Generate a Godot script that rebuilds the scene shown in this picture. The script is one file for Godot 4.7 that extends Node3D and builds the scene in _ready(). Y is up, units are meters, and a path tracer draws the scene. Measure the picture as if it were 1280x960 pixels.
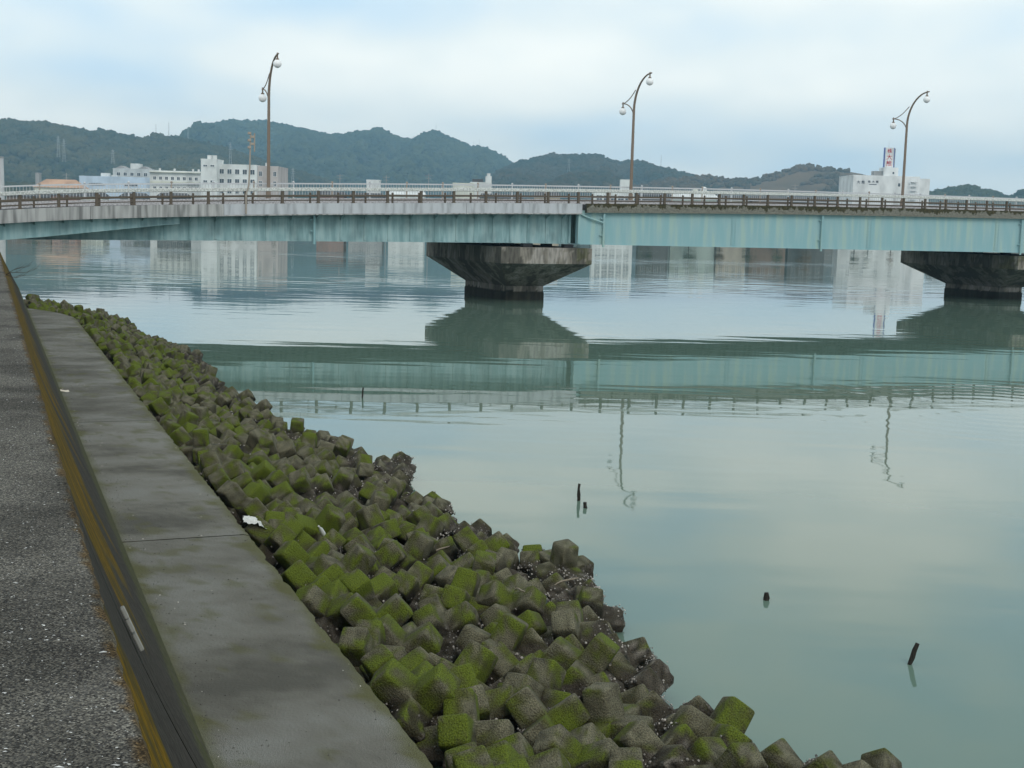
extends Node3D

# ---------------------------------------------------------------- the camera's own numbers, used to read distances off the photograph
const FOCAL := 1650.0
const EYE := Vector3(0.0, 5.6, 0.0)
const PITCH := 0.12438
const ROLL := 0.02749
# the seawall runs along W, V points across it towards the water
const W := Vector3(-0.3714, 0.0, -0.9285)
const V := Vector3(0.9285, 0.0, -0.3714)
const PATH_Y := 4.0
const LEDGE_Y := 1.1
const BRIDGE_TURN := 0.43110
const BRIDGE_AT := Vector3(0.0, 0.0, -88.31)

var cam_basis: Basis
var rng := RandomNumberGenerator.new()
var taken := {}
var mats := {}
var texs := {}
var noise_a := FastNoiseLite.new()
var noise_b := FastNoiseLite.new()
var noise_c := FastNoiseLite.new()
var barnacle_at: Array[Transform3D] = []


# ================================================================= geometry collector
class Geo:
	var v := PackedVector3Array()
	var n := PackedVector3Array()
	var c := PackedColorArray()
	var ix := PackedInt32Array()
	var col := Color(1, 1, 1)

	func vert(p: Vector3, nn: Vector3, cc: Color) -> int:
		v.append(p)
		n.append(nn)
		c.append(cc)
		return v.size() - 1

	func tri(a: Vector3, b: Vector3, d: Vector3) -> void:
		# a, b, d run counter-clockwise seen from outside
		var nn := (b - a).cross(d - a).normalized()
		var k := v.size()
		for p in [a, b, d]:
			v.append(p)
			n.append(nn)
			c.append(col)
		ix.append_array(PackedInt32Array([k, k + 2, k + 1]))

	func quad(a: Vector3, b: Vector3, d: Vector3, e: Vector3) -> void:
		var nn := (b - a).cross(d - a)
		if nn.length() < 1e-9:
			nn = (d - a).cross(e - a)
		nn = nn.normalized()
		var k := v.size()
		for p in [a, b, d, e]:
			v.append(p)
			n.append(nn)
			c.append(col)
		ix.append_array(PackedInt32Array([k, k + 2, k + 1, k, k + 3, k + 2]))

	# a box whose edges are cut by a chamfer
	func box(mid: Vector3, size: Vector3, ch := 0.0, b := Basis()) -> void:
		var h := size * 0.5
		ch = minf(ch, minf(h.x, minf(h.y, h.z)) * 0.9)
		var P := func(x: float, y: float, z: float) -> Vector3: return mid + b * Vector3(x, y, z)
		var i := h - Vector3(ch, ch, ch)
		for s: float in [-1.0, 1.0]:
			var q := [P.call(s * h.x, -i.y, -i.z), P.call(s * h.x, i.y, -i.z), P.call(s * h.x, i.y, i.z), P.call(s * h.x, -i.y, i.z)]
			_q(q, s > 0)
			q = [P.call(-i.x, s * h.y, -i.z), P.call(-i.x, s * h.y, i.z), P.call(i.x, s * h.y, i.z), P.call(i.x, s * h.y, -i.z)]
			_q(q, s > 0)
			q = [P.call(-i.x, -i.y, s * h.z), P.call(i.x, -i.y, s * h.z), P.call(i.x, i.y, s * h.z), P.call(-i.x, i.y, s * h.z)]
			_q(q, s > 0)
		if ch <= 0.0:
			return
		for s: float in [-1.0, 1.0]:
			for t: float in [-1.0, 1.0]:
				_q([P.call(s * h.x, t * i.y, -i.z), P.call(s * i.x, t * h.y, -i.z), P.call(s * i.x, t * h.y, i.z), P.call(s * h.x, t * i.y, i.z)], s * t > 0)
				_q([P.call(-i.x, s * h.y, t * i.z), P.call(-i.x, s * i.y, t * h.z), P.call(i.x, s * i.y, t * h.z), P.call(i.x, s * h.y, t * i.z)], s * t > 0)
				_q([P.call(s * i.x, -i.y, t * h.z), P.call(s * h.x, -i.y, t * i.z), P.call(s * h.x, i.y, t * i.z), P.call(s * i.x, i.y, t * h.z)], s * t > 0)
				for r: float in [-1.0, 1.0]:
					var A: Vector3 = P.call(s * h.x, t * i.y, r * i.z)
					var B: Vector3 = P.call(s * i.x, t * h.y, r * i.z)
					var C: Vector3 = P.call(s * i.x, t * i.y, r * h.z)
					if s * t * r > 0:
						tri(A, B, C)
					else:
						tri(A, C, B)

	func _q(q: Array, keep: bool) -> void:
		if keep:
			quad(q[0], q[1], q[2], q[3])
		else:
			quad(q[3], q[2], q[1], q[0])

	# a smooth tube through points
	func tube(pts: Array, radii: Array, sides := 8, closed := true) -> void:
		var rings := []
		var up := Vector3.UP
		for k in pts.size():
			var dirv: Vector3 = (pts[mini(k + 1, pts.size() - 1)] - pts[maxi(k - 1, 0)]).normalized()
			if absf(dirv.dot(up)) > 0.97:
				up = Vector3.RIGHT if absf(dirv.x) < 0.9 else Vector3.FORWARD
			var side := dirv.cross(up).normalized()
			up = side.cross(dirv).normalized()
			var ring := []
			for j in sides:
				var an := TAU * j / sides
				var nn := side * cos(an) + up * sin(an)
				ring.append(vert(pts[k] + nn * radii[k], nn, col))
			rings.append(ring)
		for k in pts.size() - 1:
			for j in sides:
				var a: int = rings[k][j]
				var b: int = rings[k][(j + 1) % sides]
				var d: int = rings[k + 1][(j + 1) % sides]
				var e: int = rings[k + 1][j]
				ix.append_array(PackedInt32Array([a, b, d, a, d, e]))
		if closed:
			for k in [0, pts.size() - 1]:
				var dirv: Vector3 = (pts[1] - pts[0]) if k == 0 else (pts[k] - pts[k - 1])
				var nn := dirv.normalized() * (-1.0 if k == 0 else 1.0)
				var m := vert(pts[k], nn, col)
				var first := v.size()
				for j in sides:
					vert(v[rings[k][j]], nn, col)
				for j in sides:
					ix.append_array(PackedInt32Array([m, first + j, first + (j + 1) % sides]))

	func ball(mid: Vector3, r: float, rows := 10, cols := 14, squash := 1.0) -> void:
		var first := v.size()
		for i in rows + 1:
			for j in cols:
				var a := PI * i / rows
				var b := TAU * j / cols
				var nn := Vector3(sin(a) * cos(b), cos(a), sin(a) * sin(b))
				vert(mid + Vector3(nn.x, nn.y * squash, nn.z) * r, nn, col)
		for i in rows:
			for j in cols:
				var a := first + i * cols + j
				var b := first + i * cols + (j + 1) % cols
				ix.append_array(PackedInt32Array([a, a + cols, b, b, a + cols, b + cols]))

	# a flat outline in x-y pushed out along z from z0 to z1
	func prism(poly: PackedVector2Array, z0: float, z1: float, b := Basis(), mid := Vector3.ZERO) -> void:
		var P := func(q: Vector2, z: float) -> Vector3: return mid + b * Vector3(q.x, q.y, z)
		if Geometry2D.is_polygon_clockwise(poly):
			poly.reverse()
		var t := Geometry2D.triangulate_polygon(poly)
		for k in range(0, t.size(), 3):
			var q0 := poly[t[k]]
			var q1 := poly[t[k + 1]]
			var q2 := poly[t[k + 2]]
			if (q1 - q0).cross(q2 - q0) < 0:
				var s := q1
				q1 = q2
				q2 = s
			tri(P.call(q0, z1), P.call(q1, z1), P.call(q2, z1))
			tri(P.call(q0, z0), P.call(q2, z0), P.call(q1, z0))
		for k in poly.size():
			var a := poly[k]
			var d := poly[(k + 1) % poly.size()]
			quad(P.call(a, z0), P.call(d, z0), P.call(d, z1), P.call(a, z1))

	func mesh() -> ArrayMesh:
		var arr := []
		arr.resize(Mesh.ARRAY_MAX)
		arr[Mesh.ARRAY_VERTEX] = v
		arr[Mesh.ARRAY_NORMAL] = n
		arr[Mesh.ARRAY_COLOR] = c
		arr[Mesh.ARRAY_INDEX] = ix
		var m := ArrayMesh.new()
		m.add_surface_from_arrays(Mesh.PRIMITIVE_TRIANGLES, arr)
		return m

	# a grid of points (rows of equal length) with smooth normals
	func grid(rows: Array, cols: Array) -> void:
		var first := v.size()
		var h := rows.size()
		var w: int = rows[0].size()
		for i in h:
			for j in w:
				var du: Vector3 = rows[i][mini(j + 1, w - 1)] - rows[i][maxi(j - 1, 0)]
				var dv: Vector3 = rows[mini(i + 1, h - 1)][j] - rows[maxi(i - 1, 0)][j]
				var nn := du.cross(dv).normalized()
				vert(rows[i][j], nn, cols[i][j] if cols.size() else col)
		for i in h - 1:
			for j in w - 1:
				var a := first + i * w + j
				ix.append_array(PackedInt32Array([a, a + w, a + 1, a + 1, a + w, a + w + 1]))


# ================================================================= helpers for nodes
func numbered(called: String) -> String:
	var k: int = taken.get(called, 0)
	taken[called] = k + 1
	return called if k == 0 else "%s_%03d" % [called, k]


func tag(o: Node, label: String, category: String, group := "", kind := "") -> void:
	if label:
		o.set_meta("label", label)
	if category:
		o.set_meta("category", category)
	if group:
		o.set_meta("group", group)
	if kind:
		o.set_meta("kind", kind)


func put(g: Geo, called: String, m: Material, parent: Node = null) -> MeshInstance3D:
	return put_mesh(g.mesh(), called, m, parent)


func put_mesh(mesh: Mesh, called: String, m: Material, parent: Node = null) -> MeshInstance3D:
	var o := MeshInstance3D.new()
	o.mesh = mesh
	o.material_override = m
	if parent == null:
		o.name = numbered(called)
		add_child(o)
	else:
		o.name = called
		parent.add_child(o, true)
	return o


func base(called: String, at := Vector3.ZERO, turn := 0.0) -> Node3D:
	var o := Node3D.new()
	o.name = numbered(called)
	add_child(o)
	o.position = at
	o.rotation.y = turn
	return o


func structure(o: Node, label := "") -> void:
	o.set_meta("kind", "structure")
	if label:
		o.set_meta("label", label)


func scatter(called: String, mesh: Mesh, m: Material, at: Array[Transform3D], colors: Array[Color], parent: Node = null) -> MultiMeshInstance3D:
	var mm := MultiMesh.new()
	mm.transform_format = MultiMesh.TRANSFORM_3D
	mm.use_colors = true
	mm.mesh = mesh
	mm.instance_count = at.size()
	for k in at.size():
		mm.set_instance_transform(k, at[k])
		mm.set_instance_color(k, colors[k])
	var o := MultiMeshInstance3D.new()
	o.multimesh = mm
	o.material_override = m
	o.set_meta("kind", "stuff")
	if parent == null:
		o.name = numbered(called)
		add_child(o)
	else:
		o.name = called
		parent.add_child(o, true)
	return o


# the direction of a pixel of the photograph, followed to the upright plane z = -depth
func px(x: float, y: float, depth: float) -> Vector3:
	var d := cam_basis * Vector3((x - 640.0) / FOCAL, -(y - 480.0) / FOCAL, -1.0)
	return EYE + d * (depth / -d.z)


func on_level(x: float, y: float, level: float) -> Vector3:
	var d := cam_basis * Vector3((x - 640.0) / FOCAL, -(y - 480.0) / FOCAL, -1.0)
	return EYE + d * ((level - EYE.y) / d.y)


func wall_at(u: float, v: float, y: float) -> Vector3:
	return W * u + V * v + Vector3(0, y, 0)


func lin(table: Array, x: float) -> float:
	if x <= table[0][0]:
		return table[0][1]
	for k in range(1, table.size()):
		if x <= table[k][0]:
			var a: Array = table[k - 1]
			var b: Array = table[k]
			return lerpf(a[1], b[1], (x - a[0]) / (b[0] - a[0]))
	return table[-1][1]


func lc(r: float, g: float, b: float) -> Color:
	return Color(r, g, b).linear_to_srgb()


# ================================================================= textures and materials
func noise_tex(key: String, type: int, freq: float, size: int, ramp: Array, octaves := 4, normal := false, strength := 4.0, seedv := 1, cell_value := false) -> NoiseTexture2D:
	if texs.has(key):
		return texs[key]
	var f := FastNoiseLite.new()
	f.noise_type = type
	f.frequency = freq
	f.seed = seedv
	f.fractal_octaves = octaves
	if octaves <= 1:
		f.fractal_type = FastNoiseLite.FRACTAL_NONE
	if type == FastNoiseLite.TYPE_CELLULAR:
		f.cellular_return_type = FastNoiseLite.RETURN_CELL_VALUE if cell_value else FastNoiseLite.RETURN_DISTANCE
		f.cellular_jitter = 1.0
	var t := NoiseTexture2D.new()
	t.width = size
	t.height = size
	t.seamless = true
	t.seamless_blend_skirt = 0.12
	t.noise = f
	t.as_normal_map = normal
	t.bump_strength = strength
	if ramp.size():
		var g := Gradient.new()
		g.offsets = PackedFloat32Array()
		g.colors = PackedColorArray()
		var offs := PackedFloat32Array()
		var cols := PackedColorArray()
		for r in ramp:
			offs.append(r[0])
			cols.append(r[1])
		g.offsets = offs
		g.colors = cols
		t.color_ramp = g
	texs[key] = t
	return t


func grey(x: float) -> Color:
	return Color(x, x, x)


func mat(key: String, color: Color, rough := 0.9, spec := 0.35) -> StandardMaterial3D:
	if mats.has(key):
		return mats[key]
	var m := StandardMaterial3D.new()
	m.resource_name = key
	m.albedo_color = color
	m.roughness = rough
	m.metallic_specular = spec
	m.cull_mode = BaseMaterial3D.CULL_DISABLED
	mats[key] = m
	return m


func tri_map(m: StandardMaterial3D, tex: Texture2D, scale: Vector3, world := true) -> StandardMaterial3D:
	m.albedo_texture = tex
	m.uv1_triplanar = true
	m.uv1_world_triplanar = world
	m.uv1_scale = scale
	m.uv1_triplanar_sharpness = 4.0
	return m


func bump(m: StandardMaterial3D, tex: Texture2D, cm: float) -> StandardMaterial3D:
	m.heightmap_enabled = true
	m.heightmap_texture = tex
	m.heightmap_scale = cm
	return m


func over(m: StandardMaterial3D, tex: Texture2D, scale: Vector3, world := true) -> StandardMaterial3D:
	m.detail_enabled = true
	m.detail_albedo = tex
	m.detail_blend_mode = BaseMaterial3D.BLEND_MODE_MUL
	m.detail_uv_layer = BaseMaterial3D.DETAIL_UV_2
	m.uv2_triplanar = true
	m.uv2_world_triplanar = world
	m.uv2_scale = scale
	m.uv2_triplanar_sharpness = 4.0
	return m


func make_materials() -> void:
	var S := FastNoiseLite.TYPE_SIMPLEX_SMOOTH
	var grain := noise_tex("grain", S, 0.035, 512, [[0.0, grey(0.62)], [0.5, grey(0.86)], [1.0, grey(1.0)]], 5)
	var grain_h := noise_tex("grain_h", S, 0.04, 512, [], 5, false, 1.0, 7)
	var blotch := noise_tex("blotch", S, 0.008, 512, [[0.2, grey(0.62)], [0.5, grey(0.85)], [0.75, grey(1.0)]], 5, false, 1.0, 3)

	noise_tex("soft_blotch", S, 0.008, 512, [[0.2, grey(0.86)], [0.5, grey(0.96)], [0.75, grey(1.0)]], 5, false, 1.0, 3)
	# exposed-aggregate concrete of the path: pebbles of a centimetre
	var pebble := noise_tex("pebble", FastNoiseLite.TYPE_CELLULAR, 0.085, 1024, [[0.0, grey(0.36)], [0.45, grey(0.58)], [0.7, Color(0.72, 0.71, 0.68)], [0.9, Color(0.84, 0.83, 0.80)], [1.0, Color(1.0, 0.99, 0.96)]], 1, false, 1.0, 5, true)
	var pebble_h := noise_tex("pebble_h", FastNoiseLite.TYPE_CELLULAR, 0.085, 1024, [[0.0, grey(1.0)], [0.5, grey(0.6)], [1.0, grey(0.0)]], 1, false, 1.0, 5, false)
	var path := mat("aggregate", lc(0.37, 0.357, 0.33), 0.95, 0.2)
	path.vertex_color_use_as_albedo = true
	tri_map(path, pebble, Vector3.ONE * 1.75)
	bump(path, pebble_h, 0.7)
	over(path, noise_tex("path_patch", S, 0.01, 512, [[0.15, grey(0.72)], [0.55, grey(0.95)], [0.9, grey(1.0)]], 5, false, 1.0, 31), Vector3.ONE * 0.13)

	var ledge := mat("ledge_concrete", lc(0.50, 0.485, 0.435), 0.85, 0.2)
	ledge.vertex_color_use_as_albedo = true
	tri_map(ledge, noise_tex("ledge_grain", S, 0.09, 1024, [[0.15, grey(0.45)], [0.5, grey(0.82)], [0.8, grey(1.0)]], 5, false, 1.0, 14), Vector3.ONE * 0.9)
	bump(ledge, grain_h, 0.5)

	var wallm := mat("wall_concrete", Color(1, 1, 1), 0.9, 0.2)
	wallm.vertex_color_use_as_albedo = true
	tri_map(wallm, grain, Vector3.ONE * 0.7)
	bump(wallm, grain_h, 0.5)

	var block := mat("block_concrete", Color(1, 1, 1), 0.85, 0.3)
	block.vertex_color_use_as_albedo = true
	tri_map(block, noise_tex("block_grain", S, 0.06, 512, [[0.1, grey(0.55)], [0.5, grey(0.88)], [0.9, grey(1.0)]], 5, false, 1.0, 17), Vector3.ONE * 1.6, false)
	bump(block, grain_h, 1.2)

	var bed := mat("bed_rubble", lc(0.11, 0.105, 0.075), 0.9)
	tri_map(bed, grain, Vector3.ONE * 0.8)
	bump(bed, grain_h, 4.0)

	var shell := mat("shell", Color(1, 1, 1), 0.6)
	shell.vertex_color_use_as_albedo = true

	var water := mat("water", lc(0.115, 0.178, 0.140), 0.025, 0.36)
	water.normal_enabled = true
	var rip := noise_tex("ripple", S, 0.012, 1024, [], 3, true, 6.0, 21)
	water.normal_texture = rip
	water.normal_scale = 0.013
	water.uv1_triplanar = true
	water.uv1_world_triplanar = true
	water.uv1_scale = Vector3(0.018, 0.05, 0.05)

	# bridge paint: vertical pale runs, so the map is long in y (own axes of the bridge)
	var run_tex := noise_tex("runs", S, 0.02, 512, [[0.25, Color(0.80, 0.86, 0.86)], [0.5, Color(0.92, 0.95, 0.95)], [0.72, Color(1, 1, 0.99)]], 4, false, 1.0, 9)
	var teal := mat("teal_paint", lc(0.32, 0.46, 0.485), 0.55, 0.4)
	tri_map(teal, run_tex, Vector3(0.22, 0.03, 0.22), false)
	over(teal, texs.soft_blotch, Vector3.ONE * 0.11, false)
	var teal_pale := mat("teal_paint_chalky", lc(0.32, 0.46, 0.485), 0.6, 0.35)
	tri_map(teal_pale, noise_tex("runs_pale", S, 0.02, 512, [[0.3, Color(0.88, 0.95, 0.96)], [0.55, Color(0.94, 0.97, 0.97)], [0.78, Color(1.0, 1.0, 0.95)]], 4, false, 1.0, 19), Vector3(0.11, 0.012, 0.11), false)
	var fascia := mat("fascia_concrete", lc(0.47, 0.49, 0.52), 0.8)
	tri_map(fascia, noise_tex("fascia_runs", S, 0.03, 512, [[0.2, grey(0.82)], [0.45, grey(0.95)], [0.7, grey(1.0)]], 3, false, 1.0, 23), Vector3(0.12, 0.02, 0.12), false)
	var fascia_old := mat("fascia_stained", lc(0.42, 0.42, 0.415), 0.9)
	tri_map(fascia_old, noise_tex("fascia_old_runs", S, 0.05, 512, [[0.2, grey(0.66)], [0.45, grey(0.88)], [0.7, grey(1.0)]], 3, false, 1.0, 24), Vector3(0.09, 0.008, 0.09), false)
	var mossy := mat("edge_beam_concrete", lc(1, 1, 1), 0.95)
	mossy.vertex_color_use_as_albedo = true
	tri_map(mossy, grain, Vector3(0.6, 0.3, 0.6), false)
	var pier := mat("pier_concrete", lc(1, 1, 1), 0.9)
	pier.vertex_color_use_as_albedo = true
	tri_map(pier, noise_tex("pier_runs", S, 0.03, 512, [[0.2, grey(0.78)], [0.5, grey(0.92)], [0.75, grey(1.0)]], 4, false, 1.0, 27), Vector3(0.3, 0.06, 0.3), false)
	var brown := mat("brown_rail_paint", lc(0.155, 0.125, 0.095), 0.7)
	tri_map(brown, grain, Vector3.ONE * 1.5, false)
	var tubep := mat("pale_rail_paint", lc(0.74, 0.76, 0.74), 0.5)
	tri_map(tubep, grain, Vector3.ONE * 0.4, false)
	mat("white_rail_paint", lc(0.72, 0.73, 0.74), 0.5)
	mat("grey_rail_paint", lc(0.48, 0.50, 0.52), 0.5)
	var asphalt := mat("asphalt", lc(0.06, 0.06, 0.062), 0.95)
	tri_map(asphalt, grain, Vector3.ONE * 0.5, false)
	var kerb := mat("kerb_concrete", lc(0.62, 0.61, 0.63), 0.9)
	tri_map(kerb, grain, Vector3.ONE * 0.4, false)
	mat("lamp_pole_paint", lc(0.20, 0.155, 0.12), 0.55)
	mat("lamp_globe", lc(0.80, 0.81, 0.82), 0.25, 0.5)
	mat("black_rubber", lc(0.02, 0.022, 0.025), 0.7)
	mat("rust_pole", lc(0.33, 0.29, 0.25), 0.8)

	var leaf := mat("forest_leaf", Color(1, 1, 1), 0.95, 0.2)
	leaf.vertex_color_use_as_albedo = true
	var soil := mat("hill_soil", Color(1, 1, 1), 1.0, 0.2)
	soil.vertex_color_use_as_albedo = true
	var stake := mat("wet_wood", lc(0.035, 0.030, 0.024), 0.7)
	tri_map(stake, grain, Vector3(3, 0.6, 3), false)
	var drift := mat("bleached_wood", lc(0.34, 0.29, 0.22), 0.85)
	tri_map(drift, grain, Vector3(3, 0.6, 3), false)
	mat("white_plastic", lc(0.58, 0.59, 0.57), 0.45)
	mat("paper", lc(0.62, 0.55, 0.46), 0.9)
	mat("window_glass", lc(0.045, 0.06, 0.075), 0.12, 0.5)
	mat("twig_bark", lc(0.05, 0.04, 0.035), 0.9)
	tri_map(mat("bank_concrete", lc(0.30, 0.29, 0.27), 0.9), blotch, Vector3.ONE * 0.05)
	tri_map(mat("plain_ground", lc(0.16, 0.16, 0.12), 0.95), blotch, Vector3.ONE * 0.02)


# ================================================================= sky
func make_sky() -> Sky:
	var w := 1024
	var h := 512
	var im := Image.create(w, h, false, Image.FORMAT_RGBF)
	var f := FastNoiseLite.new()
	f.noise_type = FastNoiseLite.TYPE_SIMPLEX_SMOOTH
	f.frequency = 1.0
	f.fractal_octaves = 5
	f.seed = 44
	var blue := Color(0.62, 0.82, 0.98)
	var pale := Color(0.92, 0.99, 0.98)
	var white := Color(1.17, 1.17, 1.09)
	# large cloud patches read off the photograph: azimuth, elevation (degrees), their reach, and how much brighter or bluer the cloud is
	var patches := [[-16.0, 5.6, 8.0, 1.5, -0.55], [-5.0, 6.0, 7.0, 1.7, 0.60], [-16.0, 3.3, 11.0, 0.9, 0.65], [-8.0, 8.8, 12.0, 1.3, -0.45], [12.0, 13.5, 5.0, 1.6, 0.5], [17.0, 18.0, 5.0, 2.5, -0.4], [18.5, 3.0, 6.5, 1.5, -0.42], [6.0, 3.4, 5.0, 1.2, -0.15],
		[9.0, 10.8, 6.0, 1.8, 0.55], [4.0, 7.0, 8.0, 1.6, 0.25], [16.0, 6.4, 7.0, 1.0, 0.30], [14.0, 15.0, 8.0, 2.5, 0.2], [0.0, 3.9, 4.0, 0.5, -0.45], [2.0, 1.8, 5.0, 0.9, 0.15], [20.0, 9.0, 6.0, 1.4, -0.3], [-18.0, 9.5, 9.0, 1.2, -0.25]]
	for j in h:
		var el := PI * (0.5 - (j + 0.5) / h)
		var eld := rad_to_deg(el)
		for i in w:
			var az := wrapf(TAU * (i + 0.5) / w, -PI, PI)  # column 0 looks along -z
			var k := 0.0
			if eld > -1.0:
				# clouds drawn on a flat sheet overhead, so that they lengthen towards the horizon
				var hgt := 1.0 / (sin(maxf(el, 0.0)) + 0.22)
				k = f.get_noise_3d(sin(az) * hgt * 1.6, hgt * 0.8, cos(az) * hgt * 1.6) * lerpf(0.7, 1.8, smoothstep(8.0, 13.0, eld))
				if absf(az) < 0.9 and eld < 24.0:
					var azd := rad_to_deg(az)
					for p in patches:
						var e: float = pow((azd - p[0]) / p[2], 2) + pow((eld - p[1]) / p[3], 2)
						if e < 6.0:
							k += 0.95 * p[4] * exp(-e)
			var c := pale.lerp(white, clampf(k * 1.5, 0, 1)) if k > 0 else pale.lerp(blue, clampf(-k * 1.4, 0, 1))
			c *= 1.0 - 0.18 * smoothstep(6.0, 22.0, eld)
			im.set_pixel(i, j, c)
	var m := PanoramaSkyMaterial.new()
	m.panorama = ImageTexture.create_from_image(im)
	var s := Sky.new()
	s.sky_material = m
	return s


# ================================================================= water
func make_water() -> void:
	noise_b.seed = 5
	noise_b.frequency = 1.0
	noise_b.noise_type = FastNoiseLite.TYPE_SIMPLEX_SMOOTH
	noise_b.fractal_octaves = 2
	var ring_at := on_level(1250, 511, 0.0)
	var zs := PackedFloat32Array()
	var z := -2.0
	while z > -640.0:
		zs.append(z)
		var d := -z
		z -= 0.25 if d < 95.0 else (0.45 if d < 330.0 else 0.9)
	var g := Geo.new()
	var nx := 150
	for i in zs.size():
		var zz := zs[i]
		var d := -zz
		var half := 22.0 + d * 0.62
		for j in nx + 1:
			var x := lerpf(-half, half, float(j) / nx)
			# slopes of the surface, dy/dx and dy/dz
			var patch := noise_b.get_noise_2d(x * 0.006 + 40.0, zz * 0.02)
			var far := smoothstep(85.0, 130.0, d)
			var amp := 0.0012 + far * 0.0062 * clampf(0.55 + patch * 1.3, 0.12, 1.3)
			var e := 0.03
			var sx := 0.3 + far * 0.0
			var a := noise_b.get_noise_2d(x * 0.10 * sx * 3.0, zz * 0.42)
			var az_ := noise_b.get_noise_2d(x * 0.10 * sx * 3.0, (zz + e) * 0.42)
			var ax := noise_b.get_noise_2d((x + e) * 0.10 * sx * 3.0, zz * 0.42)
			var slz := (az_ - a) / e / 0.42 * amp
			var slx := (ax - a) / e / 0.09 * amp * 0.30
			if d < 70.0 and x > 5.0:
				var r := Vector2(x - ring_at.x, (zz - ring_at.z)).length()
				if r < 9.0 and r > 0.5:
					var s := 0.008 * sin(r * 7.0) * smoothstep(9.0, 6.0, r) * smoothstep(0.5, 3.0, r)
					slx += s * (x - ring_at.x) / r
					slz += s * (zz - ring_at.z) / r
			g.vert(Vector3(x, a * amp * 0.4, zz), Vector3(-slx, 1, -slz).normalized(), Color.WHITE)
	for i in zs.size() - 1:
		for j in nx:
			var a := i * (nx + 1) + j
			var b := a + nx + 1
			g.ix.append_array(PackedInt32Array([a, b, a + 1, a + 1, b, b + 1]))
	var o := put(g, "river_water", mats.water)
	structure(o, "calm grey-green tidal river water under the bridge")


# ================================================================= seawall, path, ledge
func wall_color(u: float, t: float) -> Color:
	# t runs from the top of the battered face (0) to the ledge (1)
	var wob := noise_a.get_noise_2d(u * 0.55, 3.0) * 0.30 + noise_a.get_noise_2d(u * 3.1, t * 2.0) * 0.07
	var jag := 0.35 * noise_a.get_noise_2d(t * 3.0, 40.0 + u * 0.2)
	var gap := 0.9 * smoothstep(6.2, 6.9, u + jag) * smoothstep(10.0, 9.0, u + jag) + 0.28 * smoothstep(19.4, 20.2, u + jag) * smoothstep(21.6, 20.8, u + jag)
	var edge := 0.58 + wob - gap
	var fine := noise_a.get_noise_2d(u * 14.0, t * 4.0)
	var streak := noise_a.get_noise_2d(u * 9.0, t * 0.6)
	var c := Color(0.062, 0.057, 0.048) * (1.0 + 0.6 * streak)
	if t < edge:
		c = Color(0.215, 0.125, 0.004).lerp(Color(0.125, 0.085, 0.007), clampf(0.5 + 1.6 * fine, 0, 1))
		if noise_a.get_noise_2d(u * 3.0, t * 5.0 + 60.0) < -0.12 + 0.3 * fine:
			c = Color(0.085, 0.066, 0.020)
		if edge - t < 0.05 + 0.04 * fine:
			c = c.lerp(Color(0.09, 0.085, 0.04), 0.6)
	if t > 0.86 + 0.06 * noise_a.get_noise_2d(u * 2.3, 9.0):
		c = Color(0.085, 0.092, 0.034).lerp(Color(0.095, 0.092, 0.062), clampf(0.5 + 2.0 * fine, 0, 1))
	return c


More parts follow.
